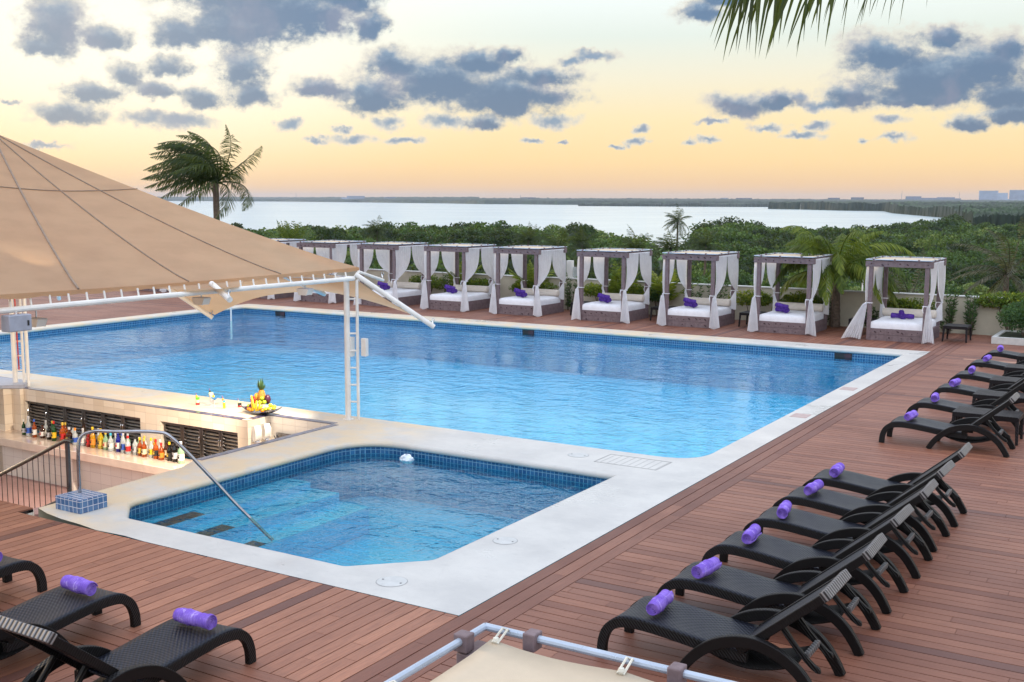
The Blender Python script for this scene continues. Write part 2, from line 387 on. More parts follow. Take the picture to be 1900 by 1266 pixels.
MT['white_tile'] = tile_mat('white_tile', 0.32, (0.74,0.68,0.60,1), (0.80,0.75,0.67,1), (0.48,0.42,0.38,1), 0.02, 0.2, 0.22)
MT['purple_trim'] = tile_mat('purple_trim', 0.10, (0.03,0.018,0.06,1), (0.12,0.11,0.20,1), (0.10,0.09,0.14,1), 0.06, 0.15)

def water_mat(name, tint, s1, s2, strength, rough=0.0, ior=1.49, wl=1.0):
    m, n, b = mat(name); n.n.remove(b)
    tc = n.node('ShaderNodeTexCoord').outputs['Object']
    wv = n.vm('ADD', n.vm('MULTIPLY', tc, (1.0,1.0,0)), n.vm('MULTIPLY', n.noise(tc, 0.7, 2, out=1), (0.6,0.6,0)))
    a = n.noise(n.vm('MULTIPLY', wv, (1.0,1.35,1)), s1, 3, 0.55, dist=0.6); c = n.noise(wv, s2, 3, 0.6, dist=0.3)
    calm = n.noise(tc, 0.22, 2, 0.5)
    px, py, pz = n.sep(tc); f3 = n.noise(n.vm('MULTIPLY', wv, (1.0,1.6,1)), s2*2.3, 2, 0.5)
    lf = n.smooth(px, -14.0, -24.0, 1.0, wl)
    h = n.math('ADD', n.math('MULTIPLY', a, 1.0), n.math('ADD', n.math('MULTIPLY', c, 0.4), n.math('MULTIPLY', f3, 0.10)))
    bp = n.node('ShaderNodeBump'); bp.inputs['Distance'].default_value = 0.05
    n.put(bp.inputs['Strength'], n.math('MULTIPLY', lf, n.math('MULTIPLY', n.smooth(calm, 0.3, 0.7, 0.35, 1.5), strength))); n.put(bp.inputs['Height'], h)
    g = n.node('ShaderNodeBsdfTransparent'); g.inputs['Color'].default_value = tint
    gs = n.node('ShaderNodeBsdfGlossy'); gs.inputs['Roughness'].default_value = 0.0; n.put(gs.inputs['Normal'], bp.outputs[0])
    fr = n.node('ShaderNodeFresnel'); fr.inputs['IOR'].default_value = ior; n.put(fr.inputs['Normal'], bp.outputs[0])
    mx = n.node('ShaderNodeMixShader'); n.put(mx.inputs[0], n.math('MULTIPLY', fr.outputs[0], n.math('SUBTRACT', 1.0, n.node('ShaderNodeNewGeometry').outputs['Backfacing']))); n.l.new(g.outputs[0], mx.inputs[1]); n.l.new(gs.outputs[0], mx.inputs[2])
    n.l.new(mx.outputs[0], n.n['Material Output'].inputs[0])
    return m
MT['water'] = water_mat('pool_water', (0.50,0.93,1.0,1), 1.5, 5.0, 0.75, wl=1.7)
MT['water_small'] = water_mat('small_pool_water', (0.34,0.76,0.78,1), 1.7, 5.0, 1.6, ior=1.46)

def lagoon_mat():
    m, n, b = mat('lagoon_water')
    tc = n.node('ShaderNodeTexCoord').outputs['Object']
    a = n.noise(n.vm('MULTIPLY', tc, (1.0,0.35,1)), 0.03, 5, 0.7)
    bp = n.node('ShaderNodeBump'); bp.inputs['Strength'].default_value = 0.25; bp.inputs['Distance'].default_value = 6.0
    n.put(bp.inputs['Height'], a); n.put(b.inputs['Normal'], bp.outputs[0])
    n.put(b.inputs['Base Color'], n.mix(n.smooth(n.noise(tc, 0.004, 4, 0.6), 0.3, 0.7), (0.42,0.52,0.56,1), (0.50,0.60,0.63,1)))
    b.inputs['Roughness'].default_value = 0.22; b.inputs['IOR'].default_value = 1.33
    return m
MT['lagoon'] = lagoon_mat()

def wicker(name, lo, hi, s=46.0, rough=0.38):
    m, n, b = mat(name)
    tc = n.node('ShaderNodeTexCoord').outputs['Object']
    x, y, z = n.sep(tc)
    u = n.math('MULTIPLY', n.math('ADD', x, n.math('MULTIPLY', z, 0.9)), s*math.pi); v = n.math('MULTIPLY', y, s*math.pi)
    su = n.math('SINE', u); sv = n.math('SINE', v)
    k = n.math('MULTIPLY', su, sv)
    wv = n.math('ADD', 0.5, n.math('MULTIPLY', k, 0.5))
    f = n.smooth(wv, 0.2, 0.9)
    nz = n.noise(tc, 6.0, 3, 0.6)
    c = n.mix(f, lo, hi); c = n.mix(n.math('MULTIPLY', nz, 0.3), c, lo)
    n.put(b.inputs['Base Color'], c); n.put(b.inputs['Roughness'], n.math('ADD', rough-0.1, n.math('MULTIPLY', nz, 0.2)))
    b.inputs['Specular IOR Level'].default_value = 0.25
    bp = n.node('ShaderNodeBump'); bp.inputs['Strength'].default_value = 0.9; bp.inputs['Distance'].default_value = 0.006
    n.put(bp.inputs['Height'], wv); n.put(b.inputs['Normal'], bp.outputs[0])
    return m
MT['wicker'] = wicker('black_wicker', (0.003,0.0035,0.006,1), (0.018,0.022,0.038,1))
MT['wicker_frame'] = wicker('black_wicker_frame', (0.002,0.0018,0.002,1), (0.007,0.006,0.007,1), 60.0, 0.5)
MT['wicker_brown'] = wicker('brown_wicker', (0.006,0.0045,0.005,1), (0.024,0.018,0.022,1), 40.0, 0.5)

def cloth(name, c, trans=0.3, bump=0.3, scale=200.0, rough=0.9, sheer=0.0):
    m, n, b = mat(name)
    tc = n.node('ShaderNodeTexCoord').outputs['Object']
    nz = n.noise(tc, 5.0, 4, 0.6)
    cc = n.mix(n.smooth(nz, 0.3, 0.7), tuple(v*0.92 for v in c)+(1,), tuple(c)+(1,))
    n.put(b.inputs['Base Color'], cc); b.inputs['Roughness'].default_value = rough; b.inputs['Specular IOR Level'].default_value = 0.15
    bp = n.node('ShaderNodeBump'); bp.inputs['Strength'].default_value = bump; bp.inputs['Distance'].default_value = 0.004
    n.put(bp.inputs['Height'], n.noise(tc, scale, 3, 0.6)); n.put(b.inputs['Normal'], bp.outputs[0])
    out = n.n['Material Output']; last = b.outputs[0]
    if trans:
        tl = n.node('ShaderNodeBsdfTranslucent'); n.put(tl.inputs[0], cc)
        mx = n.node('ShaderNodeMixShader'); mx.inputs[0].default_value = trans
        n.l.new(last, mx.inputs[1]); n.l.new(tl.outputs[0], mx.inputs[2]); last = mx.outputs[0]
    if sheer:
        tp = n.node('ShaderNodeBsdfTransparent')
        mx = n.node('ShaderNodeMixShader'); mx.inputs[0].default_value = sheer
        n.l.new(last, mx.inputs[1]); n.l.new(tp.outputs[0], mx.inputs[2]); last = mx.outputs[0]
    n.l.new(last, out.inputs[0]); return m
MT['sheet'] = cloth('white_sheet', (0.82,0.82,0.86), 0.0, 0.2, 30)
MT['curtain'] = cloth('white_voile', (0.96,0.96,0.98), 0.6, 0.2, 120, sheer=0.04)
def towel_mat(name, lo, hi, band):
    m, n, b = mat(name)
    tc = n.node('ShaderNodeTexCoord').outputs['Object']; x, y, z = n.sep(tc)
    nz = n.noise(tc, 9.0, 4, 0.6); f = n.noise(tc, 220.0, 3, 0.6)
    w = n.math('SINE', n.math('ADD', n.math('MULTIPLY', y, 38.0), n.math('ADD', n.math('MULTIPLY', nz, 11.0), n.math('MULTIPLY', x, 18.0))))
    w2 = n.math('SINE', n.math('ADD', n.math('MULTIPLY', y, 230.0), n.math('MULTIPLY', nz, 9.0)))
    c = n.mix(n.smooth(nz, 0.35, 0.65), lo, hi); c = n.mix(n.math('MULTIPLY', n.math('MULTIPLY', n.smooth(w, 0.86, 0.99), n.smooth(n.noise(tc, 14.0, 2, 0.5), 0.4, 0.6)), 0.6), c, band)
    c = n.mix(n.math('MULTIPLY', n.smooth(w2, 0.5, 1.0), 0.3), c, tuple(v*0.6 for v in lo[:3])+(1,))
    rad = n.math('SQRT', n.math('ADD', n.math('MULTIPLY', x, x), n.math('MULTIPLY', z, z)))
    n.put(b.inputs['Base Color'], c); b.inputs['Roughness'].default_value = 0.95; b.inputs['Specular IOR Level'].default_value = 0.05
    bp = n.node('ShaderNodeBump'); bp.inputs['Strength'].default_value = 1.0; bp.inputs['Distance'].default_value = 0.006
    n.put(bp.inputs['Height'], n.math('ADD', n.math('MULTIPLY', f, 1.3), n.math('MULTIPLY', n.noise(tc, 40.0, 4, 0.7), 1.6))); n.put(b.inputs['Normal'], bp.outputs[0]); return m
MT['towel'] = towel_mat('lilac_towel', (0.22,0.12,0.60,1), (0.34,0.21,0.74,1), (0.62,0.50,0.90,1))
MT['towel_dark'] = towel_mat('purple_towel', (0.085,0.035,0.28,1), (0.14,0.07,0.40,1), (0.22,0.13,0.55,1))
MT['bolster'] = cloth('cream_bolster', (0.68,0.62,0.55), 0.0, 0.3, 90)
MT['roof_mesh'] = cloth('tan_shade_mesh', (0.74,0.63,0.48), 0.25, 0.5, 300)

def canopy_mat():
    m, n, b = mat('tan_shade_cloth')
    tc = n.node('ShaderNodeTexCoord').outputs['Object']
    w = n.noise(n.vm('MULTIPLY', tc, (1,1,4)), 1.2, 5, 0.6); f = n.noise(tc, 120.0, 3, 0.6)
    fold = n.noise(n.vm('MULTIPLY', tc, (0.6,0.6,9)), 1.6, 4, 0.6)
    c = n.mix(n.smooth(w, 0.3, 0.7), (0.52,0.36,0.235,1), (0.60,0.42,0.27,1))
    n.put(b.inputs['Base Color'], c); b.inputs['Roughness'].default_value = 0.75; b.inputs['Specular IOR Level'].default_value = 0.25
    bp = n.node('ShaderNodeBump'); bp.inputs['Strength'].default_value = 0.35; bp.inputs['Distance'].default_value = 0.02
    n.put(bp.inputs['Height'], n.math('ADD', n.math('MULTIPLY', f, 0.16), n.math('MULTIPLY', fold, 0.35))); n.put(b.inputs['Normal'], bp.outputs[0])
    tl = n.node('ShaderNodeBsdfTranslucent'); n.put(tl.inputs[0], n.mix(0.5, c, (0.80,0.50,0.26,1)))
    mx = n.node('ShaderNodeMixShader'); mx.inputs[0].default_value = 0.5
    n.l.new(b.outputs[0], mx.inputs[1]); n.l.new(tl.outputs[0], mx.inputs[2]); n.l.new(mx.outputs[0], n.n['Material Output'].inputs[0])
    return m
MT['canopy'] = canopy_mat()
MT['seam'] = plain('seam_webbing', (0.27,0.20,0.15), 0.8)

def post_wood():
    m, n, b = mat('purple_grey_timber')
    tc = n.node('ShaderNodeTexCoord').outputs['Object']
    g = n.noise(n.vm('MULTIPLY', tc, (5,5,5)), 2.0, 5, 0.7); h = n.noise(n.vm('MULTIPLY', tc, (30,30,6)), 1.0, 4, 0.6)
    c = n.mix(n.smooth(g, 0.3, 0.7), (0.135,0.094,0.102,1), (0.205,0.150,0.160,1))
    c = n.mix(n.math('MULTIPLY', n.smooth(h, 0.5, 0.75), 0.4), c, (0.08,0.055,0.065,1))
    n.put(b.inputs['Base Color'], c); b.inputs['Roughness'].default_value = 0.65
    bp = n.node('ShaderNodeBump'); bp.inputs['Strength'].default_value = 0.4; bp.inputs['Distance'].default_value = 0.004
    n.put(bp.inputs['Height'], h); n.put(b.inputs['Normal'], bp.outputs[0]); return m
MT['timber'] = post_wood()
MT['knot'] = plain('dark_knot', (0.05,0.022,0.03), 0.7)

def leaf_mat(name, stops, trans=0.35, rough=0.55):
    m, n, b = mat(name)
    at = n.node('ShaderNodeAttribute', attribute_name='v').outputs['Fac']
    tc = n.node('ShaderNodeTexCoord').outputs['Object']
    f = n.math('ADD', at, n.math('MULTIPLY', n.math('SUBTRACT', n.noise(tc, 0.9, 3, 0.6), 0.5), 0.3), clamp=True)
    c = n.ramp(f, stops)
    n.put(b.inputs['Base Color'], c); b.inputs['Roughness'].default_value = rough; b.inputs['Specular IOR Level'].default_value = 0.3
    tl = n.node('ShaderNodeBsdfTranslucent'); n.put(tl.inputs[0], n.mix(0.4, c, (0.25,0.32,0.03,1)))
    mx = n.node('ShaderNodeMixShader'); mx.inputs[0].default_value = trans
    n.l.new(b.outputs[0], mx.inputs[1]); n.l.new(tl.outputs[0], mx.inputs[2]); n.l.new(mx.outputs[0], n.n['Material Output'].inputs[0])
    return m
MT['forest'] = leaf_mat('mangrove_leaves', [(0.0,(0.008,0.022,0.009,1)), (0.4,(0.032,0.078,0.018,1)), (0.75,(0.085,0.155,0.028,1)), (1.0,(0.17,0.22,0.06,1))], 0.25)
MT['shrub'] = leaf_mat('shrub_leaves', [(0.0,(0.03,0.07,0.015,1)), (0.5,(0.10,0.17,0.02,1)), (1.0,(0.32,0.34,0.03,1))])
MT['oleander'] = leaf_mat('oleander_leaves', [(0.0,(0.015,0.05,0.02,1)), (0.6,(0.05,0.12,0.04,1)), (1.0,(0.12,0.22,0.07,1))])
MT['palm'] = leaf_mat('palm_leaves', [(0.0,(0.025,0.045,0.008,1)), (0.5,(0.08,0.13,0.015,1)), (1.0,(0.24,0.27,0.03,1))])
MT['palm_dark'] = leaf_mat('dark_palm_leaves', [(0.0,(0.012,0.022,0.01,1)), (0.6,(0.03,0.055,0.015,1)), (1.0,(0.10,0.12,0.02,1))], 0.4)
MT['palm_dry'] = leaf_mat('dry_palm_leaves', [(0.0,(0.03,0.03,0.02,1)), (0.6,(0.09,0.085,0.05,1)), (1.0,(0.20,0.17,0.12,1))], 0.3)
MT['trunk'] = plain('palm_trunk', (0.13,0.095,0.07), 0.9, var=0.25, scale=14, bump=0.8, bscale=30)
MT['wall'] = plain('cream_render', (0.52,0.48,0.38), 0.85, var=0.07, scale=1.3, bump=0.3, bscale=50)
MT['wall_cap'] = plain('wall_cap', (0.52,0.52,0.50), 0.6, var=0.05)
MT['lawn'] = plain('lawn', (0.13,0.27,0.05), 0.9, var=0.15, scale=0.08)
MT['sand'] = plain('sand', (0.62,0.60,0.52), 0.9)
MT['earth'] = plain('earth', (0.035,0.045,0.022), 1.0, var=0.25, scale=0.05)
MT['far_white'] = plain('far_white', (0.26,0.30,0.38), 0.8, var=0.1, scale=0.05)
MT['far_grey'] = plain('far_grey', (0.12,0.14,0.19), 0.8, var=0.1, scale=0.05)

# ================================================================ SETTING
rng = random.Random(7)
# ---- terrace deck, board by board
def boards(mb, x0, x1, y0, y1, along, w=0.162, gap=0.013, mean=0.5):
    a0, a1, b0, b1 = (x0, x1, y0, y1) if along == 'X' else (y0, y1, x0, x1)
    n = int(round((b1-b0)/w)); w = (b1-b0)/n
    for i in range(n):
        s = a0-rng.random()*2.6
        row = rng.random()
        dark_row = rng.random() < 0.045
        while s < a1:
            L = rng.choice((1.6, 2.2, 2.8, 3.4))
            p, q = max(s, a0), min(s+L, a1)
            if q-p > 0.02:
                r = 0.04 if dark_row else min(0.98, max(0.06, mean+0.16*(row-0.5)+rng.gauss(0, 0.09)))
                if rng.random() < 0.004 and along == 'X' and x0 > -6: r = 0.99
                lo, hi = b0+i*w+gap/2, b0+(i+1)*w-gap/2
                p2, q2 = p+0.002, q-0.002
                if along == 'X': mb.box(p2, q2, lo, hi, -0.024, rng.uniform(-0.0012, 0.0), 0, r)
                else: mb.box(lo, hi, p2, q2, -0.024, rng.uniform(-0.0012, 0.0), 0, 1+r)
            s += L
    mb.box(x0, x1, y0, y1, -0.06, -0.020, 1, 0)
mb = MB()
boards(mb, -5.6, 5.0, 2.0, 38.1, 'X')
boards(mb, -6.12, -5.6, 2.0, 38.1, 'Y', 0.173, mean=0.22)
boards(mb, -13.3, -6.12, 7.02, 9.06, 'Y', mean=0.80)
boards(mb, -13.3, -6.12, 6.56, 7.02, 'X', mean=0.45)
boards(mb, -13.3, -6.12, 2.0, 6.56, 'Y', mean=0.62)
boards(mb, -19.0, -13.3, 2.0, 9.3, 'Y', mean=0.6)
boards(mb, -46.0, -6.12, 32.9, 38.1, 'Y')
boards(mb, -46.0, -32.45, 12.0, 32.9, 'X')
tag(mb.build('deck', [MT['deck'], MT['gap']], smooth=False), kind='structure')

def rounded(pts, rad, n=7):
    out = []; k = len(pts)
    for i in range(k):
        p = Vector(pts[i]); a = Vector(pts[i-1]); b = Vector(pts[(i+1) % k]); r = rad[i]
        if r <= 0: out.append(tuple(p)); continue
        d1 = (a-p).normalized(); d2 = (b-p).normalized(); p1 = p+d1*r; p2 = p+d2*r
        for j in range(n+1):
            u = j/n; out.append(tuple((p1*(1-u)+p*u)*(1-u)+(p*(1-u)+p2*u)*u))
    return out
main_loop = rounded([(-6.62,16.72),(-6.62,32.1),(-31.9,32.1),(-31.9,16.72)], [0.75,0.10,0.15,0.15])
small_loop = rounded([(-8.1,9.62),(-7.34,10.36),(-7.32,15.28),(-12.42,15.30),(-12.50,10.2),(-11.86,9.62)], [0.06,0.10,0.10,1.0,0.18,0.10])
outer = [(-6.12,9.06),(-6.12,32.9),(-32.45,32.9),(-32.45,13.0),(-22.3,13.0),(-22.3,15.30),(-15.2,15.30),(-15.2,15.90),(-13.6,15.90),(-13.6,12.5),(-13.37,12.0),(-13.27,10.2),(-13.22,9.32)]
outer += [(-12.9,9.22),(-12.5,9.15),(-12.1,9.12),(-11.7,9.06),(-11.2,9.09),(-10.8,9.06)]
def slab(name, loops, z, m, kind='structure'):
    mbx = MB(); vs = [Vector((x, y, z)) for l in loops for x, y in l]
    tris = tessellate_polygon([[Vector((x, y, 0)) for x, y in l] for l in loops])
    fs = []
    for tr_ in tris:
        a, b, c = [vs[i] for i in tr_]
        fs.append(tuple(tr_) if (b-a).cross(c-a).z > 0 else tuple(tr_[::-1]))
    mbx.add(vs, fs); return mbx
mb = slab('pool_coping', [outer, main_loop, small_loop], 0.004, MT['coping'])
def sweep(mbx, loop, prof, mi=0):
    """prof: (inward offset, z) pairs swept round a loop"""
    k = len(loop); area = sum(loop[i][0]*loop[(i+1) % k][1]-loop[(i+1) % k][0]*loop[i][1] for i in range(k))
    sg = 1 if area > 0 else -1
    nr = []
    for i in range(k):
        a, p, b = Vector(loop[i-1]), Vector(loop[i]), Vector(loop[(i+1) % k])
        e1 = (p-a).normalized(); e2 = (b-p).normalized()
        n1 = Vector((-e1.y, e1.x))*sg; n2 = Vector((-e2.y, e2.x))*sg; m_ = (n1+n2)
        m_ = m_.normalized()/max(0.4, m_.normalized().dot(n1)); nr.append(m_)
    vs = []; m = len(prof)
    for i in range(k):
        for o_, z in prof: vs.append((loop[i][0]+nr[i].x*o_, loop[i][1]+nr[i].y*o_, z))
    fs = [(i*m+j, ((i+1) % k)*m+j, ((i+1) % k)*m+j+1, i*m+j+1) for i in range(k) for j in range(m-1)]
    if sg > 0: fs = [f[::-1] for f in fs]
    mbx.add(vs, fs, mi)
lip = [(0,0.004),(0.02,0.001),(0.042,-0.012),(0.056,-0.035),(0.058,-0.06),(0.048,-0.085),(0.02,-0.10),(0.0,-0.102)]
sweep(mb, main_loop, lip); sweep(mb, small_loop, lip)
# outer face of the bar-side kerb, down to the pit
kerb = [(-13.6,15.90),(-13.6,12.5),(-13.37,12.0),(-13.27,10.2),(-13.22,9.32)]
for (a, b) in zip(kerb[:-1], kerb[1:]):
    mb.add([(a[0],a[1],0.004),(b[0],b[1],0.004),(b[0],b[1],-1.9),(a[0],a[1],-1.9)], [(0,1,2,3)])
tag(mb.build('pool_coping', MT['coping'], ang=50), kind='structure')

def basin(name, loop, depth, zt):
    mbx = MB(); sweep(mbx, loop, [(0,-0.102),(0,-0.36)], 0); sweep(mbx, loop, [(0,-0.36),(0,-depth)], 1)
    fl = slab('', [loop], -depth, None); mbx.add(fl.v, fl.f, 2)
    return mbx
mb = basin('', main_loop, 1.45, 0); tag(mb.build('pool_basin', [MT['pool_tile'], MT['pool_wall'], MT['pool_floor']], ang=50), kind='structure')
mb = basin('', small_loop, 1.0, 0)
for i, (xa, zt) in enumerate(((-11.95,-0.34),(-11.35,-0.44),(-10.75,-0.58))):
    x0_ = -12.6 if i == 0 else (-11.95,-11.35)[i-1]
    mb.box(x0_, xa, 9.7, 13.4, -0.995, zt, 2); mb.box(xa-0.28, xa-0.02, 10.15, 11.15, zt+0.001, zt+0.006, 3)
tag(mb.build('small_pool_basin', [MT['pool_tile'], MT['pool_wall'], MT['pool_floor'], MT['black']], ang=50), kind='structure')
tag(slab('', [main_loop], -0.235, None).build('water', MT['water'], smooth=False), kind='structure')
tag(slab('', [small_loop], -0.215, None).build('small_pool_water', MT['water_small'], smooth=False), kind='structure')

# purple tiled edging round the bar pit
mb = MB()
mb.box(-22.3,-15.357,15.302,15.455,0.0,0.009); mb.box(-15.355,-15.202,15.455,15.90,0.0,0.009)
mb.box(-15.355,-13.76,15.902,16.05,0.0,0.009); mb.box(-13.758,-13.602,15.902,16.05,0.0,0.009); mb.box(-13.598,-13.45,12.5,15.9,0.0,0.009)
tag(mb.build('coping_edging', MT['purple_trim'], smooth=False), kind='structure')

# pit floor and steps
mb = MB(); mb.box(-24.0,-13.3,8.9,15.0,-2.0,-1.9); mb.box(-14.6,-13.6,14.85,15.9,-2.0,-1.9)
tag(mb.build('bar_pit_floor', MT['brown_hatch'], smooth=False), kind='structure')
mb = MB()
for i in range(9): mb.box(-13.6-0.3*(i+1), -13.6-0.3*i, 9.32, 10.2, -1.9, -0.2-0.19*i)
tag(mb.build('pit_steps', MT['brown_hatch'], smooth=False), kind='structure')
mb = MB(); mb.box(-22.3,-13.3,9.22,9.31,-1.9,-0.03)
tag(mb.build('pit_side', MT['white_tile'], smooth=False), kind='structure')

# ================================================================ BAR
bar = empty('bar_wall', (-18.7, 15.3, -1.9)); tag(bar, 'cream tiled bar wall with louvred doors along the sunken bar', 'wall')
ox, oy, oz = bar.location
def bx(mb, x0, x1, y0, y1, z0, z1, mi=0): mb.box(x0-ox, x1-ox, y0-oy, y1-oy, z0-oz, z1-oz, mi)
mb = MB()
bx(mb,-22.3,-15.2,15.30,15.5,-0.27,-0.004); bx(mb,-22.3,-21.98,15.30,15.5,-0.95,-0.27); bx(mb,-18.22,-17.62,15.30,15.5,-0.95,-0.27); bx(mb,-15.47,-15.2,15.30,15.9,-0.95,-0.27)
bx(mb,-15.4,-15.2,15.5,15.9,-0.27,-0.004)
bx(mb,-21.98,-18.22,15.46,15.5,-0.95,-0.27); bx(mb,-17.62,-15.47,15.46,15.5,-0.95,-0.27)
mb.build('wall', MT['cream_tile'], bar, smooth=False)
mb = MB(); bx(mb,-22.3,-13.6,14.9,15.1,-1.9,-1.12); mb.build('lower_wall', MT['white_tile'], bar, smooth=False)
mb = MB(); bx(mb,-15.4,-13.6,15.9,16.1,-1.9,-0.004); bx(mb,-15.2,-13.62,15.42,15.898,-0.75,-0.68); mb.build('side_recess', MT['white_tile'], bar, smooth=False)
mb = MB(); bx(mb,-22.62,-22.302,15.0,15.4,-1.9,-0.004); bx(mb,-22.30,-22.0,15.2,15.298,-0.95,-0.004); mb.build('corner_pillar', MT['cream_tile'], bar, smooth=False, bevel=0.004)
def louvre(x0, x1):
    f = MB(); zt, zb = -0.285, -0.945; y0, y1 = 15.375, 15.41
    bx(f,x0,x0+0.05,y0,y1,zb,zt); bx(f,x1-0.05,x1,y0,y1,zb,zt); bx(f,x0+0.05,x1-0.05,y0,y1,zt-0.05,zt); bx(f,x0+0.05,x1-0.05,y0,y1,zb,zb+0.05)
    fo = f.build('louvre_door', MT['dark_steel'], bar, smooth=False, bevel=0.003)
    s = MB(); k = 8; h = (zt-zb-0.1)/k
    for i in range(k):
        z = zb+0.05+h*(i+0.5)
        s.box(x0+0.052-ox, x1-0.052-ox, 15.392-oy-0.026, 15.392-oy+0.026, z-oz-0.005, z-oz+0.005, 0, 0, Matrix.Rotation(R(38), 3, 'X'))
    so_ = s.build('slats', MT['steel'], fo, smooth=False)
    hd = MB(); hx = x1-0.025 if (int(round(x0*10)) % 2) else x0+0.025
    hd.tube([(hx-ox,15.36-oy,-0.62-oz),(hx-ox,15.34-oy,-0.60-oz),(hx-ox,15.34-oy,-0.50-oz),(hx-ox,15.36-oy,-0.48-oz)], 0.008, 6)
    hd.build('handle', MT['chrome'], fo)
for i in range(6): louvre(-21.975+i*0.625, -21.975+i*0.625+0.615)
for i in range(4): louvre(-17.615+i*0.536, -17.615+i*0.536+0.527)
MT['counter'] = plain('polished_counter', (0.66,0.53,0.43), 0.10, var=0.06, scale=2.5, coat=0.3)
ctr = empty('bar_counter', (-18.5, 14.7, -1.9)); tag(ctr, 'polished cream counter carrying the liquor bottles in the sunken bar', 'counter')
mb = MB(); mb.box(-4.4+0.0,4.95,-0.2,0.595,0.78,0.95); mb.build('counter_top', MT['counter'], ctr, bevel=0.012)
for q in (-4.0,-1.2,1.6,4.2):
    mb = MB(); mb.box(q,q+0.06,0.0,0.198,0.0,0.779); mb.build('bracket', MT['white_tile'], ctr, smooth=False)
# fridge and dark rack at the far left
fr = empty('drinks_rack', (-23.4, 15.2, -1.9)); tag(fr, 'dark open drinks rack left of the tiled pillar', 'rack')
mb = MB()
for xx in (-0.7,-0.35,0.35,0.68): mb.box(xx,xx+0.04,-0.2,0.2,0,1.75)
mb.build('frame', MT['black'], fr, smooth=False)
for zz in (0.5,0.85,1.2,1.55):
    mb = MB(); mb.box(-0.66,0.68,-0.2,0.2,zz,zz+0.02); mb.build('shelf', MT['dark_steel'], fr, smooth=False)
mb = MB(); mb.box(-0.7,0.72,0.21,0.24,0,1.75); mb.build('back_panel', MT['black'], fr, smooth=False)
hd = MB(); hd.prism([(-23.9,15.0),(-22.35,15.0),(-22.0,15.32),(-22.4,15.75),(-23.9,15.75)], 0.01, 0.075)
tag(hd.build('slate_slab', MT['grey_plastic'], smooth=False, bevel=0.01), 'dark grey slab on the coping at the foot of the far canopy post', 'slab')
# red drinks cabinet down in the pit
cb = empty('drinks_cabinet', (-20.75, 13.25, -1.9), R(32)); tag(cb, 'white framed cabinet with red panels down in the bar pit', 'cabinet')
mb = MB(); mb.box(-0.35,0.35,-0.25,0.25,0,1.25); mb.build('body', MT['white_plastic'], cb, bevel=0.01)
for zz in (0.3,0.78):
    mb = MB(); mb.box(-0.3,0.3,-0.262,-0.251,zz,zz+0.42); mb.build('red_panel', MT['red_box'], cb, smooth=False)
    mb = MB(); mb.box(0.351,0.362,-0.2,0.2,zz,zz+0.42); mb.build('red_panel', MT['red_box'], cb, smooth=False)
# dispensers and the steel plate in the recess
for k, (yy, lb) in enumerate(((15.48,'nearer of two white dispensers on the bar recess side wall'),(15.74,'farther of two white dispensers on the bar recess side wall'))):
    d = empty('dispenser', (-15.195, yy, -0.42)); tag(d, lb, 'dispenser', 'white dispensers in the bar recess')
    mb = MB(); mb.prism([(0.0,0.0),(0.07,0.0),(0.10,0.05),(0.10,0.2),(0.06,0.28),(0.0,0.28)], -0.075, 0.075, 'Y'); mb.build('case', MT['white_plastic'], d, bevel=0.012)
    mb = MB(); mb.box(0.02,0.09,-0.05,0.05,-0.03,-0.001); mb.build('spout', MT['grey_plastic'], d, bevel=0.005)
sk = empty('sink_splashback', (-14.55, 15.86, -0.66)); tag(sk, 'steel sink back plate with tap in the bar recess', 'sink')
mb = MB(); mb.box(-0.45,0.5,-0.01,0.02,0,0.36); mb.build('plate', MT['steel'], sk, smooth=False, bevel=0.003)
mb = MB(); mb.tube(spline([(-0.1,-0.03,0.12),(-0.1,-0.06,0.3),(-0.1,-0.16,0.32),(-0.1,-0.2,0.24)],5), 0.012, 8); mb.build('tap', MT['chrome'], sk)
mb = MB(); mb.tube(spline([(-0.42,-0.05,0.0),(-0.42,-0.05,0.22),(-0.46,-0.05,0.3)],4), 0.01, 8); mb.build('hose', MT['black'], sk)

# ---- bottles
def glass_col(name, c, rough=0.04):
    m, n, b = mat(name); b.inputs['Base Color'].default_value = tuple(c)+(1,); b.inputs['Roughness'].default_value = rough
    b.inputs['Transmission Weight'].default_value = 0.55; b.inputs['IOR'].default_value = 1.4; b.inputs['Coat Weight'].default_value = 0.4; return m
GC = {k: glass_col('glass_'+k, c) for k, c in dict(green=(0.015,0.10,0.02), clear=(0.72,0.76,0.76), amber=(0.45,0.09,0.01), brown=(0.10,0.025,0.008), orange=(0.62,0.12,0.01), gold=(0.75,0.38,0.01),
      red=(0.45,0.02,0.01), blue=(0.01,0.012,0.35), dark=(0.012,0.012,0.012), yellow=(0.80,0.55,0.02), pale=(0.45,0.72,0.45)).items()}
LB = {k: plain('paint_'+k, c, 0.5) for k, c in dict(white=(0.75,0.73,0.68), yellow=(0.80,0.50,0.02), blue=(0.03,0.10,0.45), red=(0.55,0.02,0.02), gold=(0.62,0.42,0.06), black=(0.02,0.02,0.02),
      cyan=(0.05,0.45,0.62), orange=(0.75,0.25,0.03), cream=(0.7,0.6,0.4), silver=(0.5,0.5,0.52)).items()}
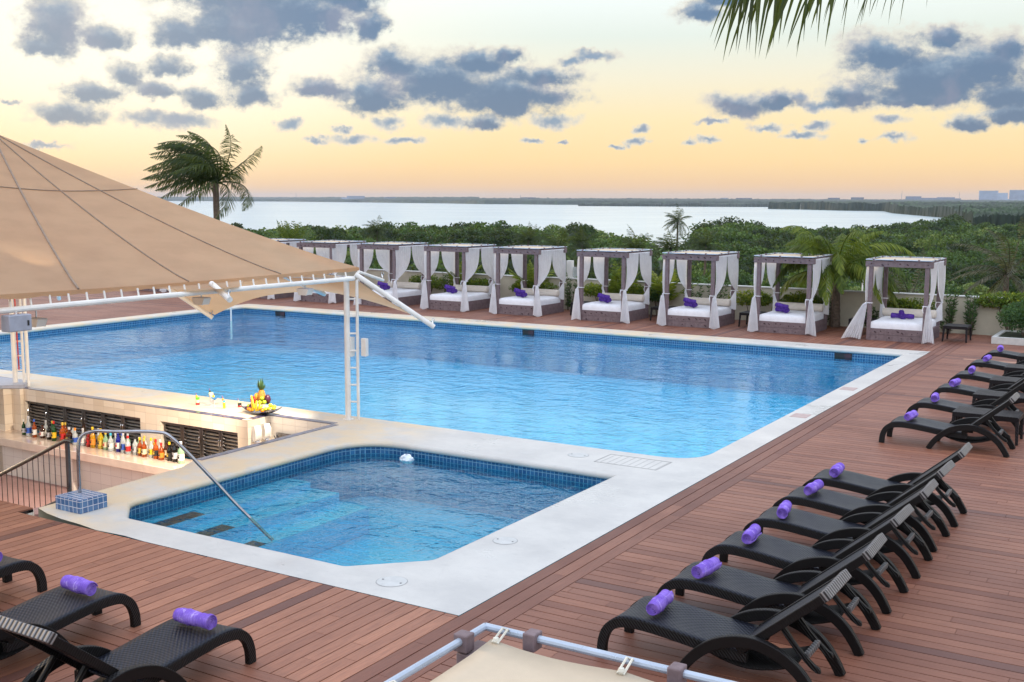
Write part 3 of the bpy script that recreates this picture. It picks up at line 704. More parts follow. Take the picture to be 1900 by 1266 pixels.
# (pixel column of the photograph read as x on the counter, height, width, glass, label, cap, words)
BOT = [(-21.62,.33,.038,'green','white','white','dark green wine bottle with a white cap at the left end of the bar row'),
(-21.42,.42,.052,'clear','blue','silver','tall clear bottle with a blue label beside the left-end green bottle'),
(-21.20,.38,.042,'amber','white','blue','slim amber bottle with a blue neck and gold cap'),
(-20.98,.32,.046,'brown','white','black','squat brown whisky bottle with a round white label'),
(-20.74,.35,.040,'dark','silver','black','near-black green bottle with a grey label'),
(-20.54,.41,.042,'green','yellow','red','green bottle with a yellow label and bright red cap'),
(-20.30,.40,.054,'orange','red','gold','fat orange bottle with a yellow cap'),
(-20.06,.33,.056,'brown','black','silver','broad dark brown bottle with a thin white label strip'),
(-19.84,.34,.048,'clear','blue','orange','clear bottle with a blue oval label and an orange cap'),
(-19.64,.35,.050,'clear','white','silver','clear bottle with a white label and silver cap next to the railing top'),
(-19.44,.32,.046,'red','red','black','red bottle with a black cap'),
(-19.28,.42,.046,'gold','orange','yellow','tall golden bottle with a yellow neck, left of the paler twin'),
(-19.08,.40,.054,'yellow','gold','yellow','yellow liqueur bottle with a yellow neck'),
(-18.90,.36,.046,'pale','cream','gold','pale bottle with a cream label'),
(-18.72,.36,.048,'clear','white','cyan','clear bottle with a wide turquoise cap'),
(-18.54,.42,.045,'blue','white','blue','cobalt blue bottle in the middle of the row'),
(-18.36,.42,.046,'clear','blue','silver','clear vodka-style bottle with a dark blue label'),
(-18.20,.36,.046,'clear','red','red','clear bottle with a red cap and red label'),
(-18.03,.36,.044,'clear','silver','black','clear bottle with a grey cap, right of the red-capped one'),
(-17.87,.36,.040,'amber','gold','yellow','amber bottle with a gold cap and gold label'),
(-17.72,.36,.044,'amber','cream','gold','amber rum bottle with a cream label'),
(-17.56,.38,.042,'clear','yellow','yellow','clear bottle with a yellow cap and yellow label'),
(-17.40,.38,.046,'orange','black','red','amber orange bottle with a red cap and black label'),
(-17.22,.33,.048,'amber','orange','red','short amber bottle with a dark red neck'),
(-17.03,.36,.044,'dark','black','yellow','black bottle with a yellow cap'),
(-16.86,.42,.044,'dark','silver','black','tall black wine bottle near the right end of the row'),
(-16.66,.42,.052,'pale','white','white','pale green glass bottle with a white cap at the right end of the row'),
(-19.72,.30,.044,'amber','white','black','small amber bottle standing behind the clear bottles'),
(-18.82,.31,.044,'clear','white','silver','small clear bottle standing behind the turquoise-capped one'),
(-18.10,.31,.042,'pale','cream','silver','small pale bottle in the back row by the red-capped one'),
(-21.08,.34,.042,'clear','white','silver','clear bottle in the back row behind the squat whisky bottle'),
(-20.42,.36,.040,'amber','gold','gold','amber bottle in the back row right of the yellow-labelled green one'),
(-20.17,.33,.044,'clear','cream','black','clear bottle in the back row between the fat orange and broad brown ones'),
(-19.35,.35,.042,'clear','silver','silver','clear bottle in the back row behind the golden pair'),
(-18.98,.36,.044,'green','cream','gold','green bottle in the back row behind the yellow liqueur'),
(-18.62,.33,.040,'clear','white','blue','clear bottle in the back row just left of the cobalt one'),
(-18.44,.34,.042,'pale','blue','silver','pale bottle in the back row just right of the cobalt one'),
(-17.94,.35,.044,'clear','white','gold','clear bottle in the back row behind the amber pair'),
(-17.64,.34,.042,'gold','white','gold','golden bottle in the back row left of the yellow-capped clear one'),
(-17.48,.33,.042,'clear','silver','white','clear bottle in the back row left of the red-capped amber one'),
(-17.30,.34,.042,'brown','cream','black','brown bottle in the back row left of the short dark-red-necked one'),
(-20.86,.35,.040,'green','cream','gold','green bottle in the back row left of the near-black one')]
for i, (x, h, r, g, l, c, words) in enumerate(BOT):
    yy = 14.99-0.02*(i % 3) if i < 27 else 15.15
    b = empty('liquor_bottle', (x, yy, -0.95)); tag(b, words, 'bottle', 'liquor bottles lined up on the bar counter')
    r *= 1.22; h *= 1.04
    p = [(r*.9,0.0),(r,.008),(r,h*.55),(r*.9,h*.62),(r*.42,h*.72),(r*.34,h*.78),(r*.34,h*.9)]
    mb = MB(); mb.lathe(p, n=12); mb.build('glass', GC[g], b)
    mb = MB(); mb.lathe([(r*1.02,h*.16),(r*1.02,h*.44)], n=12, mi=0); mb.box(-r*.5,r*.3,-r*1.06,-r*1.0,h*.24,h*.34,1); mb.box(-r*.35,r*.5,-r*1.06,-r*1.0,h*.38,h*.405,1)
    mb.build('label', [LB[l], LB['red' if l in ('white','cream') and i % 2 else 'black' if l != 'black' else 'gold']], b)
    mb = MB(); mb.lathe([(r*.38,h*.86),(r*.42,h*.87),(r*.42,h),(r*.3,h*1.005)], n=10); mb.build('cap', LB[c], b)

# ---- cocktails on the bar top
def drink(name, x, y, words, layers, fruit, kind='tumbler'):
    d = empty(name, (x, y, 0.004)); tag(d, words, 'drink', 'cocktails on the bar top')
    if kind == 'stem':
        mb = MB(); mb.lathe([(.04,0),(.04,.004),(.006,.012),(.006,.12),(.03,.15),(.048,.20),(.05,.24)], n=14); mb.build('glass', GC['clear'], d)
        mb = MB(); z = .155
        mb.lathe([(.028,z),(.046,z+.045),(.046,z+.05)], n=14); mb.build('drink', layers[0][0], d)
        mb = MB(); mb.lathe([(.047,.205),(.05,.24),(.03,.262)], n=14); mb.build('topping', layers[-1][0], d); zt = .25
    elif kind == 'martini':
        mb = MB(); mb.lathe([(.04,0),(.04,.004),(.005,.01),(.005,.13),(.012,.135)], n=14); mb.build('glass', GC['clear'], d)
        mb = MB(); mb.lathe([(.012,.136),(.075,.185),(.077,.19)], n=18); mb.build('drink', layers[0][0], d); zt = .19
    else:
        z = .01; rr = .038 if kind == 'tumbler' else .024
        mb = MB(); mb.lathe([(rr+.003,0),(rr+.003,.0099)], n=14); mb.build('glass', GC['clear'], d)
        for m_, hh in layers:
            mb = MB(); mb.lathe([(rr,z),(rr+.003,z+hh)], n=14); mb.build('drink', m_, d); z += hh+.0005
        zt = z
    mb = MB(); mb.sphere((-.03,0,zt+.02), .028, 10, 8, 0, (1,.5,1)); mb.build('fruit_slice', fruit, d)
    mb = MB(); mb.tube([(-.03,0,zt),(-.045,0,zt+.09)], .003, 5); mb.build('stick', LB['red'], d)
drink('cocktail', -17.2, 15.92, 'layered tumbler drink red, cream and green, leftmost on the bar top', [(LB['red'],.045),(LB['cream'],.06),(plain('lime_green',(0.10,0.55,0.03),0.3),.045)], LB['yellow'])
drink('cocktail', -17.0, 16.1, 'stemmed glass with dark drink under pale green foam', [(LB['black'],.05),(plain('pale_green',(0.55,0.75,0.35),0.4),.03)], LB['black'], 'stem')
drink('cocktail', -16.8, 16.0, 'wide blue cocktail in a tall thin-stemmed glass', [(plain('blue_drink',(0.03,0.22,0.55),0.2),.05)], LB['yellow'], 'martini')
drink('cocktail', -16.45, 15.92, 'narrow tall drink orange below and blue above', [(plain('orange_juice',(0.85,0.28,0.01),0.3),.12),(plain('teal_drink',(0.02,0.30,0.50),0.3),.04)], LB['orange'], 'slim')
drink('cocktail', -16.3, 16.2, 'short dark red drink beside the fruit platter', [(LB['red'],.03),(LB['black'],.05)], LB['cream'])

# ---- fruit platter
px_, py_ = -15.45, 15.93
pl = MB()
pl.grid(lambda u, v: (px_+(u-.5)*.82*(0.55+0.45*min(1,abs(u-.5)*2+.35)), py_+(v-.5)*.42*(1-0.25*abs(u-.5)*2), 0.012+0.10*(abs(u-.5)*2)**2.2+0.05*(abs(v-.5)*2)**2), 16, 8)
tag(pl.build('fruit_platter', MT['steel'], solid=0.01), 'dark boat-shaped platter heaped with fruit on the bar corner', 'platter')
def fruit(name, cat, x, y, z, r, m, words, sq=(1,1,1), grp=None):
    mb = MB(); mb.sphere((0,0,0), r, 10, 8, 0, sq)
    for i, v in enumerate(mb.v): k_ = 1+0.03*math.sin(i*12.9); mb.v[i] = (v[0]*k_, v[1]*k_, v[2])
    o = mb.build(name, m); o.location = (px_+x, py_+y, z); tag(o, words, cat, grp); return o
F = {'lime': plain('lime', (0.40,0.55,0.03),0.35), 'orange': plain('orange', (0.80,0.27,0.01),0.4,bump=.4,bscale=200), 'lemon': plain('lemon', (0.80,0.62,0.03),0.35), 'plum': plain('plum', (0.08,0.015,0.04),0.3),
     'banana': plain('banana', (0.82,0.52,0.015),0.45,var=.1,scale=20), 'pine': plain('pineapple_skin', (0.48,0.22,0.03),0.6,var=.3,scale=50,bump=1,bscale=60), 'berry': plain('berry', (0.50,0.01,0.01),0.3,var=.3,scale=70,bump=1,bscale=80), 'papaya': plain('papaya', (0.82,0.30,0.03),0.5)}
for k, (x, y, z, m, n_) in enumerate([(-.31,-.02,.13,'lime','lime resting at the left end of the platter'),(.08,-.05,.33,'lime','highest lime, up beside the pineapple'),(.05,-.08,.25,'lime','lime under the highest one'),(.15,-.06,.26,'lime','lime at the right edge of the upper pile')]):
    fruit('lime', 'lime', x, y, z, .042, F['lime'], n_, grp='limes on the fruit platter')
for k, (x, y, n_) in enumerate([(-.26,.05,'orange at the back left of the platter'),(-.20,-.13,'orange on the front rim left of the bananas'),(-.11,-.16,'orange touching the left banana'),(.15,-.12,'orange just right of the bananas')]):
    fruit('orange', 'orange', x, y, .10 if k else .15, .042, F['orange'], n_, grp='oranges on the fruit platter')
fruit('plum', 'plum', -.31, -.09, .10, .036, F['plum'], 'dark plum on the left front rim of the platter', grp='plums on the fruit platter')
fruit('plum', 'plum', -.25, -.04, .13, .036, F['plum'], 'dark plum behind the front orange', grp='plums on the fruit platter')
ln = ['lemon in front at the right end of the platter','lemon second from the right end','lemon at the very right tip of the platter','topmost lemon of the right-hand heap','lemon behind the right-hand heap']
for k, (x, y, z) in enumerate([(.20,-.08,.13),(.27,-.06,.14),(.35,-.02,.15),(.26,-.01,.20),(.31,.04,.17)]): fruit('lemon', 'lemon', x, y, z, .038, F['lemon'], ln[k], (1.15,1,1), 'lemons on the fruit platter')
bn = ['long banana leaning highest across the pile','leftmost short banana on the platter','banana standing in the middle of the front','banana just right of the middle one','rightmost banana on the platter']
for k, (x0, z0, x1, z1) in enumerate([(.0,.10,-.14,.36),(-.04,.06,-.13,.24),(.03,.06,.0,.27),(.07,.07,.10,.26),(.08,.08,.16,.20)]):
    mb = MB(); pts = spline([(x0,-.17,z0),((x0+x1)/2+(.025 if k<3 else .03),-.17,(z0+z1)/2),(x1,-.12,z1)], 6)
    mb.tube(pts, [.008]+[.019]*(len(pts)-3)+[.014,.006], 8); o = mb.build('banana', F['banana']); o.location = (px_, py_, 0.02); tag(o, bn[k], 'banana', 'bananas on the fruit platter')
pn = empty('pineapple', (px_-.01, py_+.03, .19)); tag(pn, 'whole pineapple with green crown standing in the middle of the platter', 'pineapple')
mb = MB(); mb.lathe([(.03,0),(.07,.03),(.082,.12),(.078,.2),(.05,.28),(.02,.3)], n=14); mb.build('body', F['pine'], pn)
MT['pine_leaf'] = leaf_mat('pineapple_leaf', [(0,(0.02,0.07,0.03,1)),(1,(0.12,0.22,0.08,1))], 0.1)
mb = MB(); rr = random.Random(3)
for k in range(34):
    a = rr.uniform(0,6.28); t_ = k/34; L = .10+.17*t_; sp = .06*(1-t_)+.03
    b0 = Vector((math.cos(a)*.025, math.sin(a)*.025, .28)); tip = Vector((math.cos(a)*(sp+.025), math.sin(a)*(sp+.025), .28+L)); s_ = Vector((-math.sin(a), math.cos(a), 0))*.014
    mid = (b0+tip)/2+Vector((math.cos(a),math.sin(a),0))*.012
    mb.add([b0-s_, b0+s_, mid+s_, mid-s_, tip], [(0,1,2,3),(3,2,4)], 0, rr.random())
mb.build('leaf_crown', MT['pine_leaf'], pn, smooth=False)
fruit('berry_cluster', 'berries', -.17, -.03, .27, .075, F['berry'], 'cluster of red berries on the left of the pineapple', (1,.7,1.05))
fruit('papaya', 'papaya', -.10, .0, .34, .07, F['papaya'], 'orange papaya tucked left against the pineapple', (.8,.8,1.1))
fruit('mango', 'mango', .13, .05, .30, .08, F['plum'], 'dark red mango behind the limes right of the pineapple', (.8,.8,1.2))

# ---- railing to the bar pit
rl = empty('stair_railing', (-13.25, 9.85, 0)); tag(rl, 'brown steel stair railing with thin balusters going down into the bar pit', 'railing')
def slope(x): return 0.45*x
mb = MB(); mb.tube(spline([(.10,0,.84),(0.0,0,.84),(-.12,0,.80),(-.8,0,.49),(-2.2,0,-.14)],5), .028, 10); mb.build('handrail', MT['dark_steel'], rl)
mb = MB(); mb.tube([(0,0,-.02),(0,0,.82)], .034, 12); mb.build('post', MT['dark_steel'], rl)
mb = MB(); mb.tube([(-.02,0,.05),(-2.2,0,-.93)], .02, 8); mb.build('lower_rail', MT['dark_steel'], rl)
for k in range(14):
    x = -.17-.125*k; mb = MB(); mb.tube([(x,0,.045+slope(x)),(x,0,.84+slope(x))], .0065, 6); mb.build('baluster', MT['dark_steel'], rl)
mb = MB(); mb.tube([(-1.9,-.02,-.08),(-1.25,-.05,-.55)], .014, 8); mb.build('brace', MT['black'], rl)

# ---- pool handrail and its tiled block
bk = MB(); bk.box(-12.98,-12.47,9.42,9.86,0.004,0.19)
o = bk.build('tiled_block', MT['block_tile'], smooth=False, bevel=0.004); tag(o, 'low block faced in blue mosaic tiles at the small pool corner', 'block')
hr = MB()
hr.tube(spline([(-12.83,9.70,.19),(-12.83,9.70,.70),(-12.82,9.74,.95),(-12.68,9.84,1.04),(-12.4,10.0,1.04),(-11.95,10.3,1.03),(-11.75,10.42,.93),(-11.42,10.72,.42),(-11.15,10.96,-.02),(-10.75,11.25,-.55)],6), .024, 12)
tag(hr.build('pool_handrail', MT['steel']), 'bent steel handrail running from the tiled block into the small pool', 'handrail')
mb = MB(); mb.tube(spline([(-29.9,29.4,-.9),(-29.9,29.4,.55),(-29.8,29.2,.75),(-29.6,28.9,.7)],5), .03, 8)
tag(mb.build('far_pool_pole', MT['white_paint']), 'white bent pole rising from the water at the far end of the large pool', 'pole')
# water spout
mb = MB(); rr = random.Random(5)
mb.sphere((0,0,0), .10, 22, 14, 0, (1.3,.8,.75))
for i, v in enumerate(mb.v): mb.v[i] = (v[0]+rr.uniform(-.015,.015), v[1]+rr.uniform(-.015,.015), v[2]+rr.uniform(-.015,.02))
MT['foam'] = plain('foam', (0.75,0.82,0.88), 0.5, bump=1, bscale=30)
o = mb.build('water_jet', MT['foam']); o.location = (-11.2,15.0,-.19); tag(o, 'small bubbling white jet at the back edge of the small pool', 'water jet')
# skimmers
for k, (x, w) in enumerate([(-8.35,.5),(-18.85,.45),(-30.0,.5)]):
    s_ = empty('pool_skimmer', (x, 32.1, -.235)); tag(s_, ['pool skimmer mouth in the far pool wall in front of the right-most daybed','pool skimmer mouth in the far pool wall near the middle daybeds','pool skimmer mouth in the far pool wall at its left end'][k], 'skimmer', 'skimmers in the far pool wall')
    mb = MB(); mb.box(-w/2,w/2,-.015,-.004,-.06,.12); mb.build('mouth', MT['black'], s_, smooth=False)
    mb = MB(); mb.box(w/2-.2,w/2-.01,-.05,-.016,-.06,.11); mb.build('flap', MT['knot'], s_, smooth=False)
# covers let into the coping
def lid(x, y, r, words):
    d = empty('round_cover', (x, y, 0.004)); tag(d, words, 'cover', 'round covers in the coping')
    mb = MB(); mb.lathe([(r,0.0),(r,.004),(r-.006,.0052),(.0001,.0052)], n=28); mb.build('lid', MT['wall_cap'], d)
    mb = MB()
    for k in range(28):
        a, b = k/28*6.283, (k+1)/28*6.283; r2 = r+.008
        mb.add([(r*math.cos(a),r*math.sin(a),.0016),(r2*math.cos(a),r2*math.sin(a),.0016),(r2*math.cos(b),r2*math.sin(b),.0016),(r*math.cos(b),r*math.sin(b),.0016)], [(0,1,2,3)])
    mb.build('joint', MT['hatch_joint'], d, smooth=False)
    for s in (-1,1):
        mb = MB(); mb.lathe([(.013,.0055),(.013,.0075)], (s*r*.72,0,0), 8); mb.build('screw', MT['black'], d)
lid(-7.32,9.51,.17,'round white cover with two screws, nearest the front coping corner'); lid(-7.04,11.45,.15,'round white cover beside the right edge of the small pool'); lid(-8.48,16.1,.17,'round white cover on the strip between the two pools')
mb = MB()
for (a, b, c, d) in ((-8.05,-6.95,15.82,15.835),(-8.05,-6.95,16.44,16.455),(-8.05,-8.035,15.835,16.44),(-6.965,-6.95,15.835,16.44)): mb.box(a,b,c,d,.004,.0075)
for k in range(9): mb.box(-7.95+k*.12,-7.945+k*.12,15.86,16.42,.004,.0065)
tag(mb.build('drain_hatch', MT['hatch_joint'], smooth=False), 'large rectangular hatch outline in the coping between the pools', 'hatch')
for (x, y, w_) in ((-6.42,25.25,'farther'),(-6.38,21.5,'nearer')):
    mb = MB(); mb.box(x-.16,x+.16,y-.2,y+.2,.004,.008)
    for q in range(6): mb.box(x-.15,x+.15,y-.17+q*.06,y-.155+q*.06,.008,.0095,1)
    tag(mb.build('drain_grate', [MT['brown_hatch'], MT['wall_cap']], smooth=False), w_+' red-brown square drain grate in the right-hand coping', 'grate', 'square drain grates')

# ================================================================ SHADE CANOPY
tent = empty('shade_canopy', (-18.0, 12.6, 0)); tag(tent, 'huge tan tensioned shade canopy on white steel frame over the sunken bar', 'canopy')
T0 = Vector(tent.location)
PK = Vector((-18.7,12.6,5.40)); CA = Vector((-13.85,17.05,2.89)); CB = Vector((-22.9,16.9,2.89)); CC = Vector((-22.9,8.4,2.89)); CD = Vector((-13.2,8.35,2.96))
def face_pt(c1, c2, u, v, off=0.0):
    e = c1.lerp(c2, u); mid = (c1+c2)/2
    inw = (Vector((PK.x,PK.y,0))-Vector((mid.x,mid.y,0))).normalized()
    e = e+inw*0.22*math.sin(math.pi*u)**0.7; e.z -= 0.05*math.sin(math.pi*u)
    p = e.lerp(PK, v); p.z = e.z+(PK.z-e.z)*(v**1.10)-0.10*math.sin(math.pi*u)*v*(1-v)*4*0.5+off
    return p
mb = MB()
for c1, c2 in ((CA,CD),(CD,CC),(CC,CB),(CB,CA)):
    mb.grid(lambda u, v: face_pt(c1,c2,u,v)-T0, 28, 22)
mb.build('membrane', MT['canopy'], tent)
mb = MB()
for c1, c2 in ((CA,CD),(CD,CC),(CC,CB),(CB,CA)):
    def hem(u, v):
        p = face_pt(c1,c2,u,0); p.z -= 0.075*v*(0.75+0.25*abs(math.sin(u*math.pi*13))); return p-T0
    mb.grid(hem, 78, 1)
mb.build('hem', MT['canopy'], tent)
def seam(c1, c2, pts, w):
    m_ = MB(); P = [face_pt(c1,c2,u,v,0.012)-T0 for u, v in pts]
    m_.tube(P, w, 6); m_.build('seam', MT['seam'], tent)
for u in (0.25,0.51,0.77):
    seam(CA, CD, [(u+(0.5-u)*0.0, v/16) for v in range(17)], 0.011 if u < .7 else 0.018)
for c1, c2 in ((CD,CC),(CC,CB),(CB,CA)):
    for u in (0.25,0.5,0.75): seam(c1, c2, [(u, v/16) for v in range(17)], 0.011)
for c1, c2 in ((CA,CD),(CD,CC),(CC,CB),(CB,CA)): seam(c1, c2, [(u/16, 0.62) for u in range(17)], 0.009)
BA, BD, BC, BB = (Vector(q) for q in ((-13.52,16.48,2.72),(-13.41,8.66,2.72),(-22.35,8.7,2.72),(-22.35,16.4,2.72)))
for a, b in ((BA,BD),(BD,BC),(BC,BB),(BB,BA)):
    m_ = MB(); m_.tube([a-T0,b-T0], 0.042, 10); m_.build('ring_beam', MT['white_paint'], tent)
for k in range(25):
    p = BA.lerp(BD, (k+.7)/25.5); m_ = MB(); m_.tube([p-T0, p+Vector((-.03,0,.13+.03*k/25))-T0], 0.015, 8); m_.build('standoff', MT['white_paint'], tent)
# ladder columns
def column(x, y, top, two=True):
    m_ = MB(); m_.tube([(x,y,0),(x,y,top)], .055, 12); m_.lathe([(.10,0.0),(.10,.015)], (x,y,0.004), 14)
    if two:
        m_.tube([(x+.17,y+.10,0),(x+.17,y+.10,top)], .030, 10)
        z = .35
        while z < top-.1: m_.tube([(x,y,z),(x+.17,y+.10,z)], .018, 8); z += .33
    m_.v = [tuple(Vector(v)-T0) for v in m_.v]
    return m_.build('column', MT['white_paint'], tent)
column(-13.65,16.42,2.70); column(-13.42,8.64,2.70,False); column(-22.5,15.45,2.70); 
m_ = MB(); m_.tube([Vector((-22.22,15.58,0))-T0, Vector((-22.22,15.58,2.6))-T0], .04, 8); m_.build('column', MT['white_paint'], tent)
m_ = MB(); m_.tube([Vector((-22.42,15.50,.35))-T0, Vector((-22.40,15.46,2.4))-T0], .016, 8); m_.build('red_cable', MT['red_box'], tent)
m_ = MB(); m_.tube([PK-T0+Vector((0,0,-.05)), PK-T0+Vector((0,0,-1.5))], .08, 12); m_.build('flying_mast', MT['white_paint'], tent)
for q in (BA,BB,BC,BD):
    m_ = MB(); m_.tube([PK-T0+Vector((0,0,-1.45)), q-T0], .012, 6); m_.build('mast_cable', MT['steel'], tent)
# struts reaching out to the membrane tips
TIPS = {'T1': Vector((-12.44,17.57,1.76)), 'T3': Vector((-15.73,18.19,2.2)), 'T2': Vector((-18.21,17.36,1.62)), 'T4': Vector((-23.6,17.5,1.76))}
STR = [((-13.5,16.5,2.80),TIPS['T1']),((-15.4,16.46,2.74),TIPS['T3']),((-19.6,16.4,2.80),TIPS['T2']),((-22.35,16.4,2.74),TIPS['T4']),((-13.62,12.98,2.83),(-12.95,12.72,2.62)),((-13.5,16.6,2.84),(-13.74,17.66,2.61))]
for i, (a, b) in enumerate(STR):
    a, b = Vector(a), Vector(b); r = .030 if i == 5 else .048
    m_ = MB(); m_.tube([a-T0,b-T0], r, 12); st = m_.build('strut', MT['white_paint'], tent)
    m_ = MB(); d = (b-a).normalized(); e = b-T0-d*.02+Vector((0,0,.05))
    m_.tube([e+Vector((.0,0,0)), e+Vector((-.02,0,.06))], .012, 6)
    m_.tube([e+Vector((.03*math.cos(q*1.05),0,.08+.03*math.sin(q*1.05))) for q in range(6)], .006, 5, closed=True); m_.build('shackle', MT['chrome'], st)
def skirt(xa, xb, t1, t2, lift=.28, pull=.45):
    m_ = MB(); a, b = Vector((xa,16.48,2.74)), Vector((xb,16.48,2.74))
    def f(u, v):
        top = a.lerp(b, u); bot = t1.lerp(t2, u)+Vector((0,-pull,lift))*math.sin(math.pi*u)
        return top.lerp(bot, v)-T0+Vector((0,0,-.08*math.sin(math.pi*v)))
    m_.grid(f, 16, 6); m_.build('skirt', MT['canopy'], tent)
up = Vector((0,.06,.06))
skirt(-13.52,-15.5, TIPS['T1']+up, TIPS['T3']+up, .10, .12); skirt(-15.5,-19.6, TIPS['T3']+up, TIPS['T2']+up, .16, .2)
m_ = MB(); tip = Vector((-13.02,12.88,2.80))-T0
pts = [face_pt(CA,CD,u,0)-T0+Vector((0,0,-.05)) for u in (.36,.41,.46,.51,.56,.60)]
for i in range(len(pts)-1):
    w_ = Vector((0,0,-.05)); m_.add([pts[i], pts[i+1], pts[i+1].lerp(tip,.5)+w_, pts[i].lerp(tip,.5)+w_, tip], [(0,1,2,3),(3,2,4)])
m_.build('membrane_tip', MT['canopy'], tent)
# things hung on the frame
bxo = empty('junction_box', (-13.34, 9.22, 2.46)); tag(bxo, 'grey equipment box hung under the left end of the canopy frame', 'box')
m_ = MB(); m_.box(-.09,.09,-.17,.17,-.02,.20); m_.build('case', MT['grey_plastic'], bxo, bevel=.012)
m_ = MB(); m_.box(.091,.098,.1,.125,.05,.12); m_.build('latch', MT['black'], bxo, smooth=False)
m_ = MB(); m_.tube([(0,0,.19),(0,0,.25)], .012, 6); m_.build('bracket', MT['white_paint'], bxo)
pb = empty('control_box', (-13.52, 16.50, 1.24)); tag(pb, 'white control boxes strapped to the lower half of the near right canopy column', 'box')
m_ = MB(); m_.box(-.2,-.06,-.06,.06,-.02,.35); m_.build('case', MT['white_paint'], pb, bevel=.006)
m_ = MB(); m_.box(.12,.24,.02,.10,.0,.34); m_.build('case', MT['white_paint'], pb, bevel=.006)
def flood(loc, words, tgt, e, ang, size=.12, look=(0,0,-1)):
    f = empty('floodlight', loc); tag(f, words, 'lamp', 'floodlights on the canopy frame')
    m_ = MB(); m_.prism([(-.14,0),(.14,0),(.09,-.11),(-.09,-.11)], -.08, .08, 'Y'); m_.build('housing', MT['white_paint'], f, bevel=.005)
    m_ = MB(); m_.box(-.13,.13,-.075,.075,.001,.012); m_.build('bracket_plate', MT['grey_plastic'], f, smooth=False)
    m_ = MB(); m_.tube([(0,0,.012),(0,0,.12)], .012, 6); m_.build('arm', MT['chrome'], f)
    L = bpy.data.lights.new('flood_lamp', 'SPOT'); L.energy = e; L.spot_size = R(ang); L.spot_blend = .6; L.color = (1.0,.86,.68); L.shadow_soft_size = .07
    lo = bpy.data.objects.new('flood_lamp', L); col.objects.link(lo); lo.location = Vector(loc)+Vector(look)*.16
    lo.rotation_euler = (Vector(tgt)-lo.location).to_track_quat('-Z','Y').to_euler(); return f
flood((-13.95,15.6,2.56), 'white floodlight under the beam near the right canopy column', (-16.6,15.0,-0.9), 950, 80)
flood((-14.1,13.2,2.56), 'white floodlight under the beam behind the short strut', (-19.6,14.9,-1.1), 2000, 80)
flood((-14.15,10.1,2.48), 'floodlight turned up at the canopy cloth near the grey box', (-15.3,10.6,3.6), 26, 80, look=(0,0,1))

# ================================================================ SUN LOUNGERS
ORD = ['nearest','second','third','fourth','fifth','sixth','seventh']
LW = 0.80
def make_lounger():
    r = empty('sun_lounger')
    rail = spline([(0.045,0.0),(0.055,0.13),(0.105,0.25),(0.205,0.325),(0.36,0.348),(0.55,0.342),(0.78,0.318),(1.05,0.285),(1.30,0.268),(1.45,0.265)], 5)
    arch = spline([(0.84,0.0),(0.93,0.14),(1.06,0.275),(1.22,0.375),(1.42,0.43),(1.60,0.425),(1.78,0.36),(1.93,0.25),(2.03,0.12),(2.095,0.0)], 5)
    for y in (0.075, LW-0.135):
        k = len(rail); th = [0.09]*k
        m = MB(); m.ribbon(rail, th, y, y+0.06); m.build('side_rail', MT['wicker_frame'], r, bevel=.006, ang=30)
    for y in (0.0, LW-0.065):
        m = MB(); m.ribbon(arch, [0.085+0.02*math.sin(math.pi*i/(len(arch)-1)) for i in range(len(arch))], y, y+0.065)
        m.build('arch_leg', MT['wicker_frame'], r, bevel=.007, ang=30)
    top = spline([(0.11,0.30),(0.205,0.375),(0.36,0.398),(0.55,0.39),(0.78,0.364),(1.05,0.333),(1.30,0.318),(1.40,0.32)], 5)
    m = MB(); kk = len(top)-1
    def seat(u, v):
        i = u*kk; a = top[int(min(i, kk-1))]; b = top[min(int(i)+1, kk)]; f = i-int(min(i, kk-1))
        return (a[0]*(1-f)+b[0]*f, 0.08+v*(LW-0.16), a[1]*(1-f)+b[1]*f-0.016*math.sin(math.pi*v))
    m.grid(seat, kk, 10); m.build('seat', MT['wicker'], r, solid=.022)
    # panel hanging under the seat between the arches
    m = MB(); m.grid(lambda u, v: (1.0+0.85*u, 0.14+v*(LW-0.28), 0.255-0.10*math.sin(math.pi*u)), 12, 1); m.build('under_panel', MT['wicker_frame'], r, solid=.02)
    # raised backrest
    a = R(40.5); hx, hz = 1.36, 0.325; L = 0.99
    m = MB()
    def back(u, v):
        s = u*L; return (hx+math.cos(a)*s, 0.075+v*(LW-0.15), hz+math.sin(a)*s-0.012*math.sin(math.pi*v)*math.sin(math.pi*u))
    m.grid(back, 14, 10); m.build('backrest', MT['wicker'], r, solid=.02)
    c_, s_ = math.cos(a), math.sin(a)
    for y in (0.068, LW-0.122):
        m = MB(); m.ribbon([(hx+s_*0.018, hz-c_*0.018),(hx+c_*L+s_*0.018, hz+s_*L-c_*0.018)], .075, y, y+.054); m.build('backrest_rail', MT['wicker_frame'], r, bevel=.006)
    m = MB(); m.ribbon([(hx+c_*(L-.05)+s_*0.012, hz+s_*(L-.05)-c_*0.012),(hx+c_*(L+.018)+s_*0.012, hz+s_*(L+.018)-c_*0.012)], .088, .066, LW-.066); m.build('head_rail', MT['head_rail'], r, bevel=.008)
    for y in (0.19, LW-0.225):
        m = MB(); m.ribbon(spline([(hx+c_*.45+.02, hz+s_*.45-.06),(1.85,.40),(1.99,.27),(2.035,.245),(2.04,.22)],3), .045, y, y+.035); m.build('prop_arm', MT['wicker_frame'], r, bevel=.004)
    m = MB(); m.box(1.905,1.95,.225,LW-.225,.31,.365); m.build('crossbar', MT['head_rail'], r, bevel=.006)
    m = MB(); m.box(.33,.38,.135,LW-.135,.30,.345); m.build('front_crossbar', MT['wicker_frame'], r, bevel=.004)
    return r
MT['head_rail'] = wicker('grey_wicker', (0.03,0.028,0.03,1), (0.26,0.25,0.25,1), 40.0)
L0 = make_lounger()
